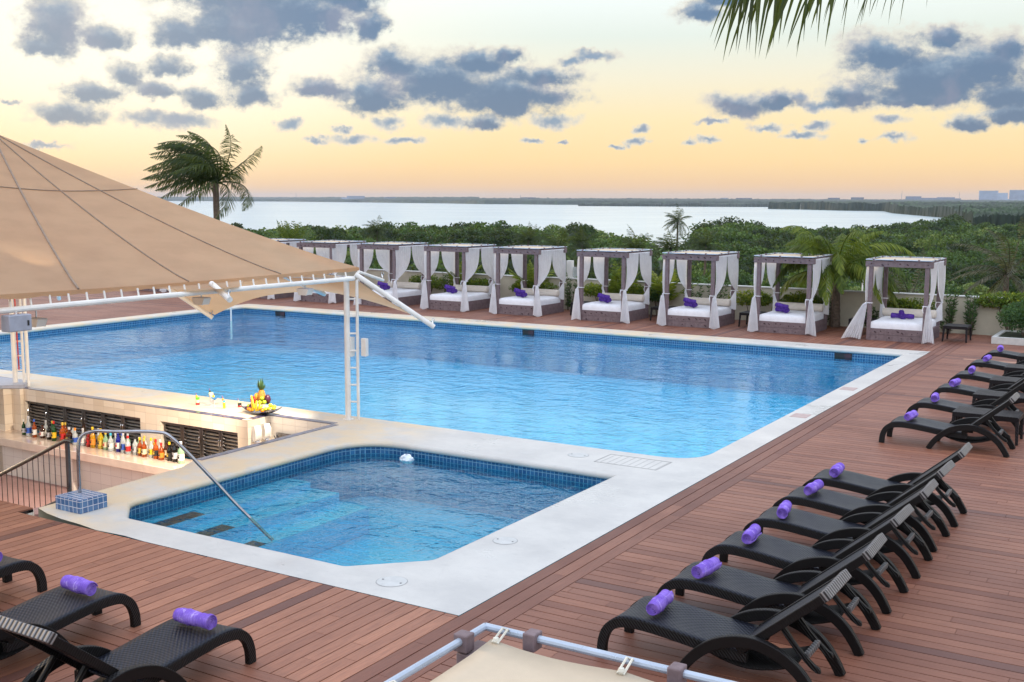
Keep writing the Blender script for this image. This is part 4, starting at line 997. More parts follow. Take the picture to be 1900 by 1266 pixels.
def place_lounger(x, y, rz, words, first=[True]):
    o = L0 if first[0] else copy_tree(L0); first[0] = False
    o.location = (x, y, 0.001); o.rotation_euler = (0, 0, rz)
    tag(o, words, 'sun lounger', 'black wicker sun loungers'); return o
def make_towel(name, m, L=.36, r=.066, seed=0):
    """towel rolled up: a spiral strip along local y"""
    rr = random.Random(seed); mb = MB(); turns = 4.2; n = 88; line = []
    for i in range(n+1):
        t_ = i/n; a = t_*turns*2*math.pi; q = .004+(r-.008)*t_
        line.append((q*math.cos(a), q*math.sin(a)))
    k = len(line); nv = 13; th = .0092
    for face in (0, 1):
        pass
    vs = []; fs = []
    ph = rr.random()*6
    for i, (x, z) in enumerate(line):
        q = math.hypot(x, z) or 1; nx, nz = x/q, z/q
        for j in range(nv):
            v = j/(nv-1); e = (.005*math.sin(9*v+ph+i*.05)+.003*math.sin(31*v+i*.2))*(1 if i > k*.75 else .25); ed = -.005 if j in (0, nv-1) and i > k*.7 else 0
            y = (v-.5)*(L-.02*(1-i/k)); vs.append((x+nx*(e+ed), y, z+nz*(e+ed)))
    for i in range(k-1):
        for j in range(nv-1): fs.append((i*nv+j, (i+1)*nv+j, (i+1)*nv+j+1, i*nv+j+1))
    mb.add(vs, fs); o = mb.build(name, m, solid=th*.9, ang=60)
    return o
TW = [make_towel('rolled_towel', MT['towel'], .41, .076, seed=1), make_towel('rolled_towel', MT['towel'], .40, .079, seed=2)]
used = set()
def place_towel(k, loc, rot, words, grp):
    o = TW[k] if k not in used else copy_tree(TW[k]); used.add(k)
    o.location = loc; o.rotation_euler = rot; tag(o, words, 'towel', grp); return o
near = [8.90, 10.13, 11.45, 12.67, 13.86, 15.02]
far = [19.75, 21.92, 24.0, 26.1, 28.25, 30.4]
for i, y in enumerate(near):
    place_lounger(-4.5+(0.02 if i % 2 else -.01), y, R((0,1.3,-1.0,.8,-1.2,.9)[i]), f'black wicker sun lounger, {ORD[i]} from the camera in the tight right-hand row of six')
    place_towel(i % 2, (-4.02, y+.36+(.03,-.02,.02,0,.03,.0)[i], .484), (0, R(20+37*i), R((4,-7,5,9,-4,3)[i])), f'rolled lilac towel on the foot of the {ORD[i]} lounger of the tight right-hand row', 'lilac towels on the right-hand loungers')
for i, y in enumerate(far):
    place_lounger(-4.49+(.01,-.02,.02,0,-.01,.02)[i], y, R((0,-1.4,1.0,.3,1.2,-1.1)[i]), f'black wicker sun lounger, {ORD[i]} from the camera in the far right group with side tables')
    place_towel(i % 2, (-4.02, y+.38, .484), (0, R(60+31*i), R((-5,6,-8,4,-3,6)[i])), f'rolled lilac towel on the foot of the {ORD[i]} lounger of the far right group', 'lilac towels on the far right loungers')
for i, (x, w) in enumerate(((-7.78,'rightmost'),(-9.38,'middle'),(-11.03,'leftmost'))):
    place_lounger(x, 7.14+(0,.06,.18)[i], R(-90+(0,-1,1)[i]), f'black wicker sun lounger, {w} of the three at the lower left corner')
    place_towel(i % 2, (x+.40, 6.71+(0,.02,.12)[i], .484), (0, R(200+60*i), R(-90+(3,-2,5)[i])), f'rolled purple towel on the {w} lounger at the lower left', 'towels on the lower left loungers')
# side tables of woven strips
def make_table(w, d, h, m):
    r = empty('side_table'); mb = MB(); mb.box(0,w,0,d,h-.09,h-.012); mb.build('apron', m, r, bevel=.008)
    t_ = MB()
    for k in range(int(w/.045)): t_.box(.004+k*.045,.004+k*.045+.04,-.006,d+.006,h-.012,h)
    t_.build('table_top', m, r, smooth=False)
    for (x, y) in ((.0,.0),(w-.06,.0),(.0,d-.06),(w-.06,d-.06)):
        l_ = MB(); sx = -.02 if x == 0 else .02; sy = -.02 if y == 0 else .02
        l_.add([(x+sx,y+sy,0),(x+sx+.045,y+sy,0),(x+sx+.045,y+sy+.045,0),(x+sx,y+sy+.045,0),(x,y,h-.09),(x+.06,y,h-.09),(x+.06,y+.06,h-.09),(x,y+.06,h-.09)],[(0,3,2,1),(4,5,6,7),(0,1,5,4),(1,2,6,5),(2,3,7,6),(3,0,4,7)])
        l_.build('leg', m, r, bevel=.005)
    return r
tb = make_table(1.10, .66, .49, MT['wicker_brown'])
for i, y in enumerate((20.86, 23.02, 25.1, 27.25, 29.4)):
    o = tb if i == 0 else copy_tree(tb); o.location = (-3.46, y, .001); tag(o, f'dark brown woven side table between the {ORD[i]} and {ORD[i+1]} loungers of the far right group', 'side table', 'dark woven side tables')

# ================================================================ DAYBEDS
BW, BD, BH = 1.76, 2.07, 2.25
def curtain(side, end, seed, flare=1.0, lean=0.0):
    rr = random.Random(seed); ph = rr.random()*6.3; nf = rr.choice((6, 7, 8)); W0 = (.98+rr.uniform(-.04,.05))
    x0 = -0.045 if side < 0 else BW+0.045; yc = 0.0 if end < 0 else BD; sg = 1 if end < 0 else -1
    vt = .53+rr.uniform(-.02,.02); zb = .03 if end < 0 else .50; zt = 2.36; ztie = zt-(zt-.03)*vt-.0
    bel = rr.uniform(.5,1.0)
    def f(u, v):
        if v < vt:
            s = v/vt; w = .10+(W0-.10)*(1-s**(1.7+bel*1.3)); z = zt+(ztie-zt)*s
            yy = yc-sg*.02+sg*w*u; amp = .028*(1-.6*s); xx = x0+side*amp*math.sin(2*math.pi*nf*u+ph)+side*.04*math.sin(math.pi*s)*bel*(1-u)
            z -= .10*math.sin(math.pi*s)*u*bel
        else:
            s = (v-vt)/(1-vt); w = .10+.30*flare*s**.8; z = ztie+(zb-ztie)*s
            yy = yc+sg*(-.05-.06*s)+sg*w*(u-.25)*.8; amp = .02+.035*s
            if end < 0: xx = x0+side*0.0+w*(u-.5)*(-side)*.9*(-1 if side > 0 else -1)*(1)+side*lean*s*.5; yy = yc-.07-.05*s+amp*math.sin(2*math.pi*nf*u+ph)
            else: xx = x0-side*.28*s*u+side*amp*math.sin(2*math.pi*nf*u+ph); yy = yc-.12-.25*s*u
            z += .03*math.sin(5*u+ph)*s
        return (xx, yy, z)
    m = MB(); m.grid(f, 34, 26)
    return m, (x0, yc-sg*.03, ztie)
def make_daybed(seed, legs_visible=True, lean=0.0):
    r = empty('daybed'); rr = random.Random(seed)
    for (x, y) in ((0,0),(BW-.12,0),(0,BD-.12),(BW-.12,BD-.12)):
        m = MB(); m.box(x,x+.12,y,y+.12,0,BH-.002); m.build('post', MT['timber'], r, bevel=.006)
    def knots(m, x0, x1, y, z, n, ax='x'):
        for k in range(n):
            t_ = (k+.5)/n+rr.uniform(-.25,.25)/n; q = x0+(x1-x0)*t_; zz = z+rr.uniform(-.035,.035)
            for e in range(rr.choice((1,1,2))):
                rd = rr.uniform(.014,.026); pts = [(q+rd*1.2*math.cos(a*.785)+e*.03, zz+rd*math.sin(a*.785)-e*.02) for a in range(8)]
                if ax == 'x': m.prism(pts, y-.006, y+.001, 'Y', 1)
                else: m.prism(pts, y, y+.007 if y > 0 else y-.007, 'X', 1)
    m = MB(); m.box(-.10,BW+.10,-.025,.135,BH,BH+.165); knots(m,-.05,BW+.05,-.025,BH+.085,7); m.build('front_beam', [MT['timber'],MT['knot']], r, bevel=.006)
    m = MB(); m.box(-.10,BW+.10,BD-.135,BD+.025,BH,BH+.165); m.build('rear_beam', MT['timber'], r, bevel=.006)
    for x, xk in ((.0,-.002),(BW-.12,BW+.002)):
        m = MB(); m.box(x,x+.12,.136,BD-.136,BH+.02,BH+.15); knots(m,.3,BD-.3,xk,BH+.085,5,'y'); m.build('side_beam', [MT['timber'],MT['knot']], r, bevel=.006)
    m = MB(); m.box(.122,BW-.122,.012,.06,.0,.178); m.box(.122,BW-.122,.012,.06,.186,.37); m.box(-.004,.02,.122,BD-.122,.0,.37); m.box(BW-.02,BW+.004,.122,BD-.122,.0,.178); m.box(BW-.02,BW+.004,.122,BD-.122,.186,.37)
    m.box(.02,BW-.02,.061,BD-.06,.0,.355); knots(m,.15,BW-.15,.012,.27,7); knots(m,.2,BW-.2,.012,.09,4); m.build('base', [MT['timber'],MT['knot']], r, smooth=False, bevel=.004)
    # mattress with sheet
    m = MB(); nx, ny = 26, 24
    def mt_(u, v):
        x = .10+(BW-.20)*u; y = .05+(BD-.15)*v; e = min(u, 1-u, v*1.1, (1-v))*12; z = .60+.012*math.sin(7*u+seed)*math.sin(6*v)-.05*max(0, 1-e)**2
        return (x, y, z)
    m.grid(mt_, nx, ny); L_ = [mt_(0,0),mt_(1,0),mt_(1,1),mt_(0,1)]
    per = [(i/nx,0) for i in range(nx)]+[(1,j/ny) for j in range(ny)]+[(1-i/nx,1) for i in range(nx)]+[(0,1-j/ny) for j in range(ny)]
    k = len(per); vs = []
    for i, (u, v) in enumerate(per):
        a = Vector(mt_(u,v)); c = Vector((BW/2, BD/2, a.z)); o_ = (a-c).normalized()
        w1 = .02+.006*math.sin(i*1.3+seed); vs += [a, a+o_*w1*1.2+Vector((0,0,-.06)), a+o_*w1+Vector((0,0,-.16+.012*math.sin(i*.7+seed))), a+o_*(w1+.006*math.sin(i*2.1))+Vector((0,0,-.215+.02*math.sin(i*.35+seed)))]
    fs = [(i*4+j, ((i+1)%k)*4+j, ((i+1)%k)*4+j+1, i*4+j+1) for i in range(k) for j in range(3)]
    m.add(vs, fs); m.build('mattress', MT['sheet'], r, ang=60)
    m = MB(); m.lathe([(.05,.06),(.115,.075),(.13,.10),(.13,BW-.10),(.115,BW-.075),(.05,BW-.06)], (0,BD-.30,.725), 18, 0, 'X'); m.build('bolster', MT['bolster'], r)
    # roof: pipes, clamps, laced cloth
    m = MB(); z = BH+.215; c4 = [(-.08,-.05),(BW+.08,-.05),(BW+.08,BD+.05),(-.08,BD+.05)]
    for i in range(4):
        a, b = c4[i], c4[(i+1)%4]; m.tube([(a[0],a[1],z),(b[0],b[1],z)], .016, 10)
    m.build('roof_pipe', MT['pipe_blue'], r)
    cl = []
    for x in (.12,.74,1.44): cl += [(x,x+.055,-.08,-.01),(x,x+.055,BD+.01,BD+.08)]
    for y in (.35,1.0,BD-.14): cl += [(-.11,-.045,y,y+.06),(BW+.045,BW+.11,y,y+.06)]
    for q in cl:
        m = MB(); m.box(*q,z-.045,z+.028); m.build('clamp', MT['timber'], r, smooth=False, bevel=.006)
    m = MB()
    def rf(u, v):
        wx = .03*math.sin(math.pi*v)**.5; wy = .035*abs(math.sin(math.pi*u*3.0))
        x = .0+wx+(BW-2*wx)*u; y = .03+(BD-.06)*v; y += wy*(1 if v < .5 else -1)*abs(1-2*v); return (x, y, z-.012-.03*math.sin(math.pi*u)*math.sin(math.pi*v))
    m.grid(rf, 24, 12); m.build('roof_cloth', MT['roof_mesh'], r, solid=.006)
    for (x, y, dx, dy) in [(u_*BW, .04, 0, -1) for u_ in (0.02,.333,.667,.98)]+[(u_*BW, BD-.04, 0, 1) for u_ in (0.02,.333,.667,.98)]+[(.0, v_*BD, -1, 0) for v_ in (.3,.7)]+[(BW, v_*BD, 1, 0) for v_ in (.3,.7)]:
        m = MB()
        for q in (-.012,.012): m.tube([(x+dy*q-dx*.02, y+dx*q-dy*.02, z-.008),(x+dx*.045+dy*q, y+dy*.06+dx*q, z+.024),(x+dx*.085, y+dy*.09, z+.004)], .005, 5)
        m.sphere((x-dx*.01, y-dy*.01, z), .016, 6, 4); m.build('lacing', MT['rope'], r)
    for side in (-1, 1):
        xr = -.045 if side < 0 else BW+.045
        m = MB(); m.tube([(xr,.0,2.375),(xr,BD,2.375)], .022, 8); m.build('curtain_rod', MT['curtain'], r)
        for end in (-1, 1):
            m, (tx, ty, tz) = curtain(side, end, seed*7+side*2+end, 1.0 if not (lean and side < 0) else 1.9, lean if side < 0 else .1)
            c_ = m.build('curtain', MT['curtain'], r, ang=80)
            b_ = MB(); s_ = 1 if end < 0 else -1; px0, px1 = (-.06,.13) if side < 0 else (BW-.13,BW+.06); py0 = -.035 if end < 0 else BD-.13; py1 = .135 if end < 0 else BD+.02
            b_.tube([(px0,py0,tz),(px1,py0,tz),(px1,py1,tz-.01),(px0,py1,tz)], .013, 6, closed=True)
            b_.tube([(px0+.02,py0-.01,tz),(px0+.0,py0-.03,tz-.10),(px0+.03,py0-.03,tz-.20)], [.012,.014,.006], 6); b_.build('tie', MT['sheet'], c_)
    return r
bedx = [-8.37,-11.94,-15.16,-18.41,-22.03,-25.19,-28.4,-31.56,-34.9,-38.2,-41.5]
bedy = [34.72,34.85,34.9,34.87,35.1,35.1,35.0,34.95,34.95,34.95,34.95]
bl = ['rightmost daybed in the far row, its left front curtain flaring out','daybed second from the right, standing left of the windblown palm','daybed third from the right in the far row','daybed fourth from the right in the far row','daybed fifth from the right, just left of the white wall post','daybed sixth from the right, right of the canopy strut','daybed seen behind the canopy strut and right column','daybed half hidden behind the canopy corner','daybed under the canopy edge with only its base in sight','daybed base seen through the gap under the canopy beam, second from the left','daybed base seen through the gap under the canopy beam, leftmost']
DB = 'MT'
for i, (x, y) in enumerate(zip(bedx, bedy)):
    b = make_daybed(11+i*5, lean=.75 if i == 0 else 0.0); b.location = (x, y, 0.001); tag(b, bl[i], 'daybed', 'curtained daybeds in a row')
b = make_daybed(101); b.location = (-2.29, 1.58, 0.001); tag(b, 'daybed at the bottom edge showing its tan roof cloth and pale blue pipes', 'daybed', 'curtained daybeds in a row')
BT = [make_towel('rolled_towel', MT['towel_dark'], .42, .085, seed=4)]
def bed_towel(loc, rot, words, first=[True]):
    o = BT[0] if first[0] else copy_tree(BT[0]); first[0] = False
    o.location = loc; o.rotation_euler = rot; tag(o, words, 'towel', 'purple towels on the daybeds')
pos = ['rightmost','second from the right','third from the right','fourth from the right','fifth from the right','sixth from the right','seventh from the right','eighth from the right']
for i in range(8):
    x, y = bedx[i], bedy[i]
    if i == 0:
        bed_towel((x+.72,y+.95,.70),(0,0,R(90)),'purple rolled towel lying left under the upright one on the rightmost daybed'); bed_towel((x+.98,y+.97,.70),(0,R(40),R(90)),'purple rolled towel lying right under the upright one on the rightmost daybed')
        bed_towel((x+.87,y+.80,.74),(R(-38),0,0),'purple rolled towel leaning upright across two others on the rightmost daybed')
    else:
        bed_towel((x+.62,y+.75,.70),(0,R(30),R(68)),f'purple rolled towel lying flat at the back on the {pos[i]} daybed'); bed_towel((x+.82,y+.66,.70),(0,R(70),R(12)),f'purple rolled towel with its end forward on the {pos[i]} daybed')
        bed_towel((x+.66,y+.62,.83),(R(-14),0,R(-52)),f'purple rolled towel lying on top of the pair on the {pos[i]} daybed')
t2 = make_table(.70, .78, .48, MT['wicker_brown']); first = True
for (x, y, w) in ((-6.30,35.6,'right of the rightmost daybed by the planter'),(-9.25,36.0,'left of the rightmost daybed'),(-12.9,36.0,'left of the second daybed from the right'),(-16.2,36.1,'between the third and fourth daybeds from the right'),(-19.4,36.1,'left of the fourth daybed from the right')):
    o = t2 if first else copy_tree(t2); first = False; o.location = (x, y, .001); tag(o, 'square dark woven table '+w, 'side table', 'square woven tables by the daybeds')

# ================================================================ WALL AND PLANTS
wl = empty('terrace_wall', (-18.0, 38.25, 0)); tag(wl, 'low cream rendered wall with white coping behind the daybeds', 'wall')
mb = MB(); mb.box(-30,24,-.1,.12,-10,1.17); mb.build('wall', MT['wall'], wl, smooth=False)
mb = MB(); mb.box(-30,24,-.125,.145,1.171,1.215); mb.build('wall_coping', MT['wall_cap'], wl, bevel=.006)
wp = empty('wall_post', (-20.6, 38.25, 1.215)); tag(wp, 'white upright post standing on the cream wall between two daybeds', 'post')
mb = MB(); mb.box(-.12,.12,-.09,.09,0,.68); mb.build('shaft', MT['white_paint'], wp, bevel=.006)
mb = MB(); mb.box(.75,.78,-.02,.02,0,.5); mb.box(.125,.75,-.008,.008,.02,.44,1); mb.build('glass_screen', [MT['steel'], GC['clear']], wp, smooth=False)
pl_ = empty('planter', (-4.95, 35.8, 0)); tag(pl_, 'low cream planter box on the deck at the right edge', 'planter')
mb = MB(); mb.box(0,3.5,0,.14,0,.21); mb.box(0,.14,.141,2.2,0,.21); mb.box(.14,3.5,2.06,2.2,0,.21); mb.build('box', MT['wall_cap'], pl_, bevel=.008)
mb = MB(); mb.box(.141,3.5,.141,2.059,0,.17); mb.build('soil', MT['earth'], pl_, smooth=False)

def quads(name, mats, V, A, parent=None, extra=None):
    """V: (n,4,3) leaf corners, A: value per leaf; extra: MB with more shapes"""
    V = np.asarray(V, dtype=np.float32); n = len(V); nv = n*4
    verts = V.reshape(-1, 3); loops = np.arange(nv, dtype=np.int32); tot = np.full(n, 4, dtype=np.int32); att = np.asarray(A, dtype=np.float32)
    if extra is not None and len(extra.f):
        ev = np.array(extra.v, dtype=np.float32); verts = np.vstack([verts, ev])
        el_ = np.array([i+nv for f in extra.f for i in f], dtype=np.int32); et = np.array([len(f) for f in extra.f], dtype=np.int32)
        loops = np.concatenate([loops, el_]); tot = np.concatenate([tot, et]); att = np.concatenate([att, np.array(extra.a, dtype=np.float32)])
    me = bpy.data.meshes.new(name); me.vertices.add(len(verts)); me.vertices.foreach_set('co', verts.ravel())
    me.loops.add(len(loops)); me.loops.foreach_set('vertex_index', loops)
    me.polygons.add(len(tot)); st = np.concatenate([[0], np.cumsum(tot)[:-1]]).astype(np.int32); me.polygons.foreach_set('loop_start', st); me.polygons.foreach_set('loop_total', tot)
    a_ = me.attributes.new('v', 'FLOAT', 'FACE'); a_.data.foreach_set('value', att)
    for m in (mats if isinstance(mats, (list, tuple)) else [mats]): me.materials.append(m)
    if extra is not None and len(mats if isinstance(mats, (list, tuple)) else [1]) > 1:
        mi = np.concatenate([np.zeros(n, dtype=np.int32), np.array(extra.m, dtype=np.int32)]); me.polygons.foreach_set('material_index', mi)
    me.update(calc_edges=True); me.validate()
    o = bpy.data.objects.new(name, me); col.objects.link(o)
    if parent: o.parent = parent
    return o
nr = np.random.default_rng(4)
def unit(v): return v/np.maximum(np.linalg.norm(v, axis=-1, keepdims=True), 1e-6)
def leaves(C, size, asp=.45, up=.5, dirs=None):
    """diamond leaves round centres C"""
    n = len(C); d = unit(nr.normal(size=(n,3))+np.array([0,0,up])) if dirs is None else unit(dirs)
    w = unit(np.cross(d, unit(nr.normal(size=(n,3))))); s = (size*(0.65+0.7*nr.random(n)))[:,None]
    return np.stack([C-d*s*.5, C+w*s*asp*.5, C+d*s*.5, C-w*s*asp*.5], axis=1)
def clump(n, rad, blobs=7, seed=0, spread=.62, shell=.55):
    """points on the outside of a lumpy crown of radii rad"""
    g = np.random.default_rng(seed); bc = unit(g.normal(size=(blobs,3)))*spread*g.random((blobs,1))**.4; bc[:,2] = np.abs(bc[:,2])*.8-.1
    br = .34+.22*g.random(blobs); k = g.integers(0, blobs, n); p = unit(g.normal(size=(n,3)))
    q = bc[k]+p*(br[k]*(shell+(1-shell)*g.random(n)))[:,None]
    return q*np.array(rad), k
def shrub(name, words, cat, loc, rad, n, size, m, grp=None, seed=0, stems=5, blobs=8, base=.35):
    r = empty(name, loc); tag(r, words, cat, grp)
    P, k = clump(n, rad, blobs, seed); P[:,2] += rad[2]*.9+base; g = np.random.default_rng(seed+9); bb = g.random(blobs)*.4
    quads('foliage', m, leaves(P, size), np.clip(bb[k]+.35+g.normal(size=n)*.18, 0, 1), r)
    mb = MB(); rr = random.Random(seed)
    for s in range(stems):
        a = rr.random()*6.28; q = rr.uniform(.2,.7)
        mb.tube([(math.cos(a)*.05,math.sin(a)*.04,0),(math.cos(a)*rad[0]*q*.5,math.sin(a)*rad[1]*q*.5,base+rad[2]*.6),(math.cos(a)*rad[0]*q,math.sin(a)*rad[1]*q,base+rad[2]*1.2)], [.022,.014,.006], 6)
    mb.build('stem', MT['trunk'], r); return r
sh = [(-26.9,'croton hedge shrub behind the sixth daybed from the right',.9),(-24.4,'rounded yellow-green shrub between the fifth and sixth daybeds',.8),(-21.9,'yellow-green shrub behind the fifth daybed',.9),(-18.9,'yellow-green shrub behind the left half of the fourth daybed',.9),(-17.3,'yellow-green shrub behind the right half of the fourth daybed',.7),(-13.0,'bright yellow-green shrub between the second and third daybeds',.75),(-11.3,'yellow-green shrub behind the second daybed',.9),(-7.7,'yellow-green shrub behind the rightmost daybed',1.0)]
for i, (x, w, r_) in enumerate(sh): shrub('croton_shrub', w, 'shrub', (x,37.55,0), (r_*(1.35 if i < 6 else 1.0),.42,.5), 2300, .10, MT['shrub'], 'yellow-green shrubs along the wall', 20+i)
def oleander(x, y, words, h=1.25, seed=0, n=9):
    r = empty('oleander', (x,y,0)); tag(r, words, 'plant', 'upright leafy plants by the wall'); rr = random.Random(seed); mb = MB(); C = []; D = []
    for s in range(n):
        a = rr.random()*6.28; q = rr.uniform(.05,.42); hh = h*rr.uniform(.6,1.1); top_ = Vector((math.cos(a)*q, math.sin(a)*q*.6, hh)); b0 = Vector((math.cos(a)*q*.3, math.sin(a)*q*.2, 0))
        mb.tube([b0, b0.lerp(top_,.5), top_], [.012,.009,.004], 5)
        for k in range(60):
            t_ = rr.uniform(.12,1.0); p = b0.lerp(top_, t_); an = rr.random()*6.28; d = Vector((math.cos(an), math.sin(an), rr.uniform(.1,1.1))); d.normalize(); C.append(p+d*.06); D.append(d)
    C = np.array([tuple(c) for c in C]); quads('foliage', MT['oleander'], leaves(C, .15, .22, dirs=np.array([tuple(d) for d in D])), nr.random(len(C)), r); mb.build('stem', MT['trunk'], r)
for i, (x, w) in enumerate([(-5.85,'upright leafy plant by the wall above the right-hand woven table'),(-6.55,'upright leafy plant at the right rear corner of the rightmost daybed'),(-14.4,'upright leafy plant behind the third daybed'),(-15.3,'second upright leafy plant behind the third daybed'),(-20.4,'upright dark plant left of the fourth daybed'),(-10.6,'thin upright plant behind the second daybed'),(-9.0,'low upright plant beside the table left of the rightmost daybed'),(-26.0,'dark upright plant behind the sixth daybed')]):
    oleander(x, 37.75, w, .75 if i == 6 else 1.35, 50+i, 10 if i < 2 else 7)
shrub('planter_bush', 'dense green bush growing in the cream planter at the right edge', 'bush', (-4.15,36.75,.12), (.98,.85,.72), 5200, .085, MT['oleander'], None, 71, 8, 12, .0)
shrub('small_tree', 'small multi-stem tree with yellow-green leaves beside the planter', 'tree', (-4.7,38.0,0), (1.35,.5,.50), 2600, .10, MT['shrub'], None, 72, 7, 12, .62)
shrub('wall_shrub', 'dark-leaved shrub left of the third daybed', 'shrub', (-16.6,37.7,0), (.8,.4,.45), 1500, .12, MT['oleander'], None, 73)

# ---- palms
def frond(V, A, mb, base, d0, L, droop, wind, n=34, lw=.03, ll=.55, val=.5, g=None, hang=.5, vdir=(0,0,-1)):
    """one pinnate frond: rachis curve plus leaflets on both sides"""
    p = Vector(base); d = Vector(d0).normalized(); st = L/n; pts = [p.copy()]; ds = [d.copy()]
    for i in range(n):
        d = (d+Vector((0,0,-1))*droop*st+Vector(wind)*st).normalized(); p = p+d*st; pts.append(p.copy()); ds.append(d.copy())
    mb.tube(pts[::2]+([pts[-1]] if n % 2 else []), [max(.004, lw*(1-i/(n/2+1))) for i in range(len(pts[::2]))]+([.004] if n % 2 else []), 5)
    for i in range(int(n*.14), n+1):
        t_ = i/n; w = ll*(math.sin(math.pi*min(1, .12+t_*.88))**.7)*(1.0-.25*t_)
        s_ = ds[i].cross(Vector((0,0,1)));
        if s_.length < .05: s_ = ds[i].cross(Vector((1,0,0)))
        s_.normalize()
        for sg in (-1, 1):
            dr = (s_*sg*(.75+.2*g.random())+ds[i]*(.55+.25*g.random())+Vector(vdir)*(hang*(.6+.8*g.random()))+Vector(wind)*1.2*g.random()).normalized()
            nb = dr.cross(ds[i]).cross(dr).normalized()*((.020+.022*ll) if n < 50 else (.024 if ll < .8 else .023))*(1 if i % 2 else .8)
            m_ = pts[i]+dr*w*.5; e = pts[i]+dr*w*.95+Vector(vdir)*w*.22*hang
            v_ = min(1, max(0, val+g.gauss(0,.14)))
            V.append([pts[i]-nb*.5, m_-nb, m_+nb, pts[i]+nb*.5]); A.append(v_)
            V.append([m_-nb, e, e, m_+nb]); A.append(v_)
def palm(words, crown, ground_z, m, nf=18, L=3.0, wind=(0,0,0), droop=.35, ll=.55, seed=0, tr=.14, grp=None, name='palm_tree', elev=(10,75), n=28, val=.5, lean=(0,0), cat='palm', az=None, hang=.5):
    c = Vector(crown); r = empty(name, (c.x+lean[0], c.y+lean[1], ground_z)); tag(r, words, cat, grp); o_ = Vector(r.location); g = random.Random(seed)
    top = c-o_; mb = MB(); k = 14; pts = [Vector((0,0,0)).lerp(top, i/k)+Vector((-lean[0],-lean[1],0))*.25*math.sin(math.pi*i/k)*(-1) for i in range(k+1)]
    mb.tube(pts, [tr*(1.35-.5*(i/k))*(1+.06*(i % 2)) for i in range(k+1)], 10); mb.build('trunk', MT['trunk'], r)
    V = []; A = []; ra = MB()
    for i in range(nf):
        a = az[i % len(az)]+g.uniform(-12,12) if az else i*137.5+g.uniform(-15,15)
        e = elev[0]+(elev[1]-elev[0])*((i/nf)**.8)+g.uniform(-8,8)
        d = Vector((math.cos(R(a))*math.cos(R(e)), math.sin(R(a))*math.cos(R(e)), math.sin(R(e))))
        frond(V, A, ra, top+d*tr*.6, d, L*g.uniform(.8,1.08), droop*g.uniform(.8,1.25), wind, n, .012*L, ll, val+g.uniform(-.2,.2), g, hang)
    ra.a = [val]*len(ra.f)
    quads('crown', m, np.array([[tuple(q) for q in v] for v in V]), A, r, ra); return r
wL = Vector((-0.85443,-0.51955,0))    # towards the left of the picture: the wind blows this way
palm('tall coconut palm with windblown crown rising behind the shade canopy against the sky', (-42.1,40.6,5.0), -10, MT['palm_dark'], 36, 3.8, tuple(wL*.48+Vector((0,0,.04))), .40, .90, 7, .17, elev=(5,88), n=60, val=.48, hang=.7)
palm('windblown young palm with arching fronds between the two rightmost daybeds', (-10.15,37.75,1.55), 0, MT['palm'], 34, 3.1, (0.10,0.0,0), .88, .62, 11, .13, elev=(38,80), n=60, val=.5, hang=.8)
for i, (x, z, w, s) in enumerate([(-25.4,.45,'young bright green palm behind the left side of the fifth daybed',1.4),(-22.0,.45,'young green palm behind the fifth daybed, just left of the wall post',1.7),(-18.2,.4,'young green palm behind the right side of the fourth daybed',1.5),(-16.4,.4,'yellowing young palm between the third and fourth daybeds',1.5)]):
    palm(w, (x,37.75,z), 0, MT['palm'], 12, s, (0.1*(-1)**i,0,0), .5, .42, 30+i, .07, 'young palms along the wall', elev=(45,85), n=24, val=.75 if i == 3 else .6, hang=.35)
palm('dry windblown palm crown beyond the wall at the right edge', (-8.7,67.3,.2), -10, MT['palm_dry'], 20, 3.6, tuple(wL*.22), .4, .6, 61, .16, 'palms beyond the wall', elev=(-30,80), n=26, val=.5)
palm('dry windblown palm crown beyond the wall behind the rightmost daybed', (-14.1,68.4,-1.6), -10, MT['palm_dry'], 18, 3.4, tuple(wL*.22), .4, .6, 62, .16, 'palms beyond the wall', elev=(-30,80), n=24, val=.4)
palm('spiky fan palm just beyond the wall at the canopy edge', (-42.8,46.9,1.2), -10, MT['palm'], 26, 1.9, (0,0,0), .06, .5, 63, .25, name='fan_palm', elev=(5,88), n=12, val=.45, hang=.05)
for i, (c, w) in enumerate([((-79.1,187.3,.6),'tall thin palm sticking up above the treeline against the lagoon'),((-55.9,101.0,-.9),'palm in the trees behind the gap left of the fourth daybed'),((-53.2,114.3,-1.3),'palm in front of the green clearing, left one'),((-51.9,121.0,-1.4),'palm in front of the green clearing, right one'),((-55.9,142.1,-1.8),'palm right of the clearing'),((-70.1,133.5,-1.6),'palm left of the clearing among the trees'),((-86.5,147.1,-1.8),'palm above the fourth daybed among the trees'),((-118.8,151.2,-1.2),'palm among the trees above the sixth daybed')]):
    palm(w, c, -10, MT['palm_dark'], 30, 3.0 if i else 3.2, tuple(wL*.2), .45, 1.0, 80+i, .16, 'palms standing in the mangrove forest', elev=(-35,80), n=18, val=.4)
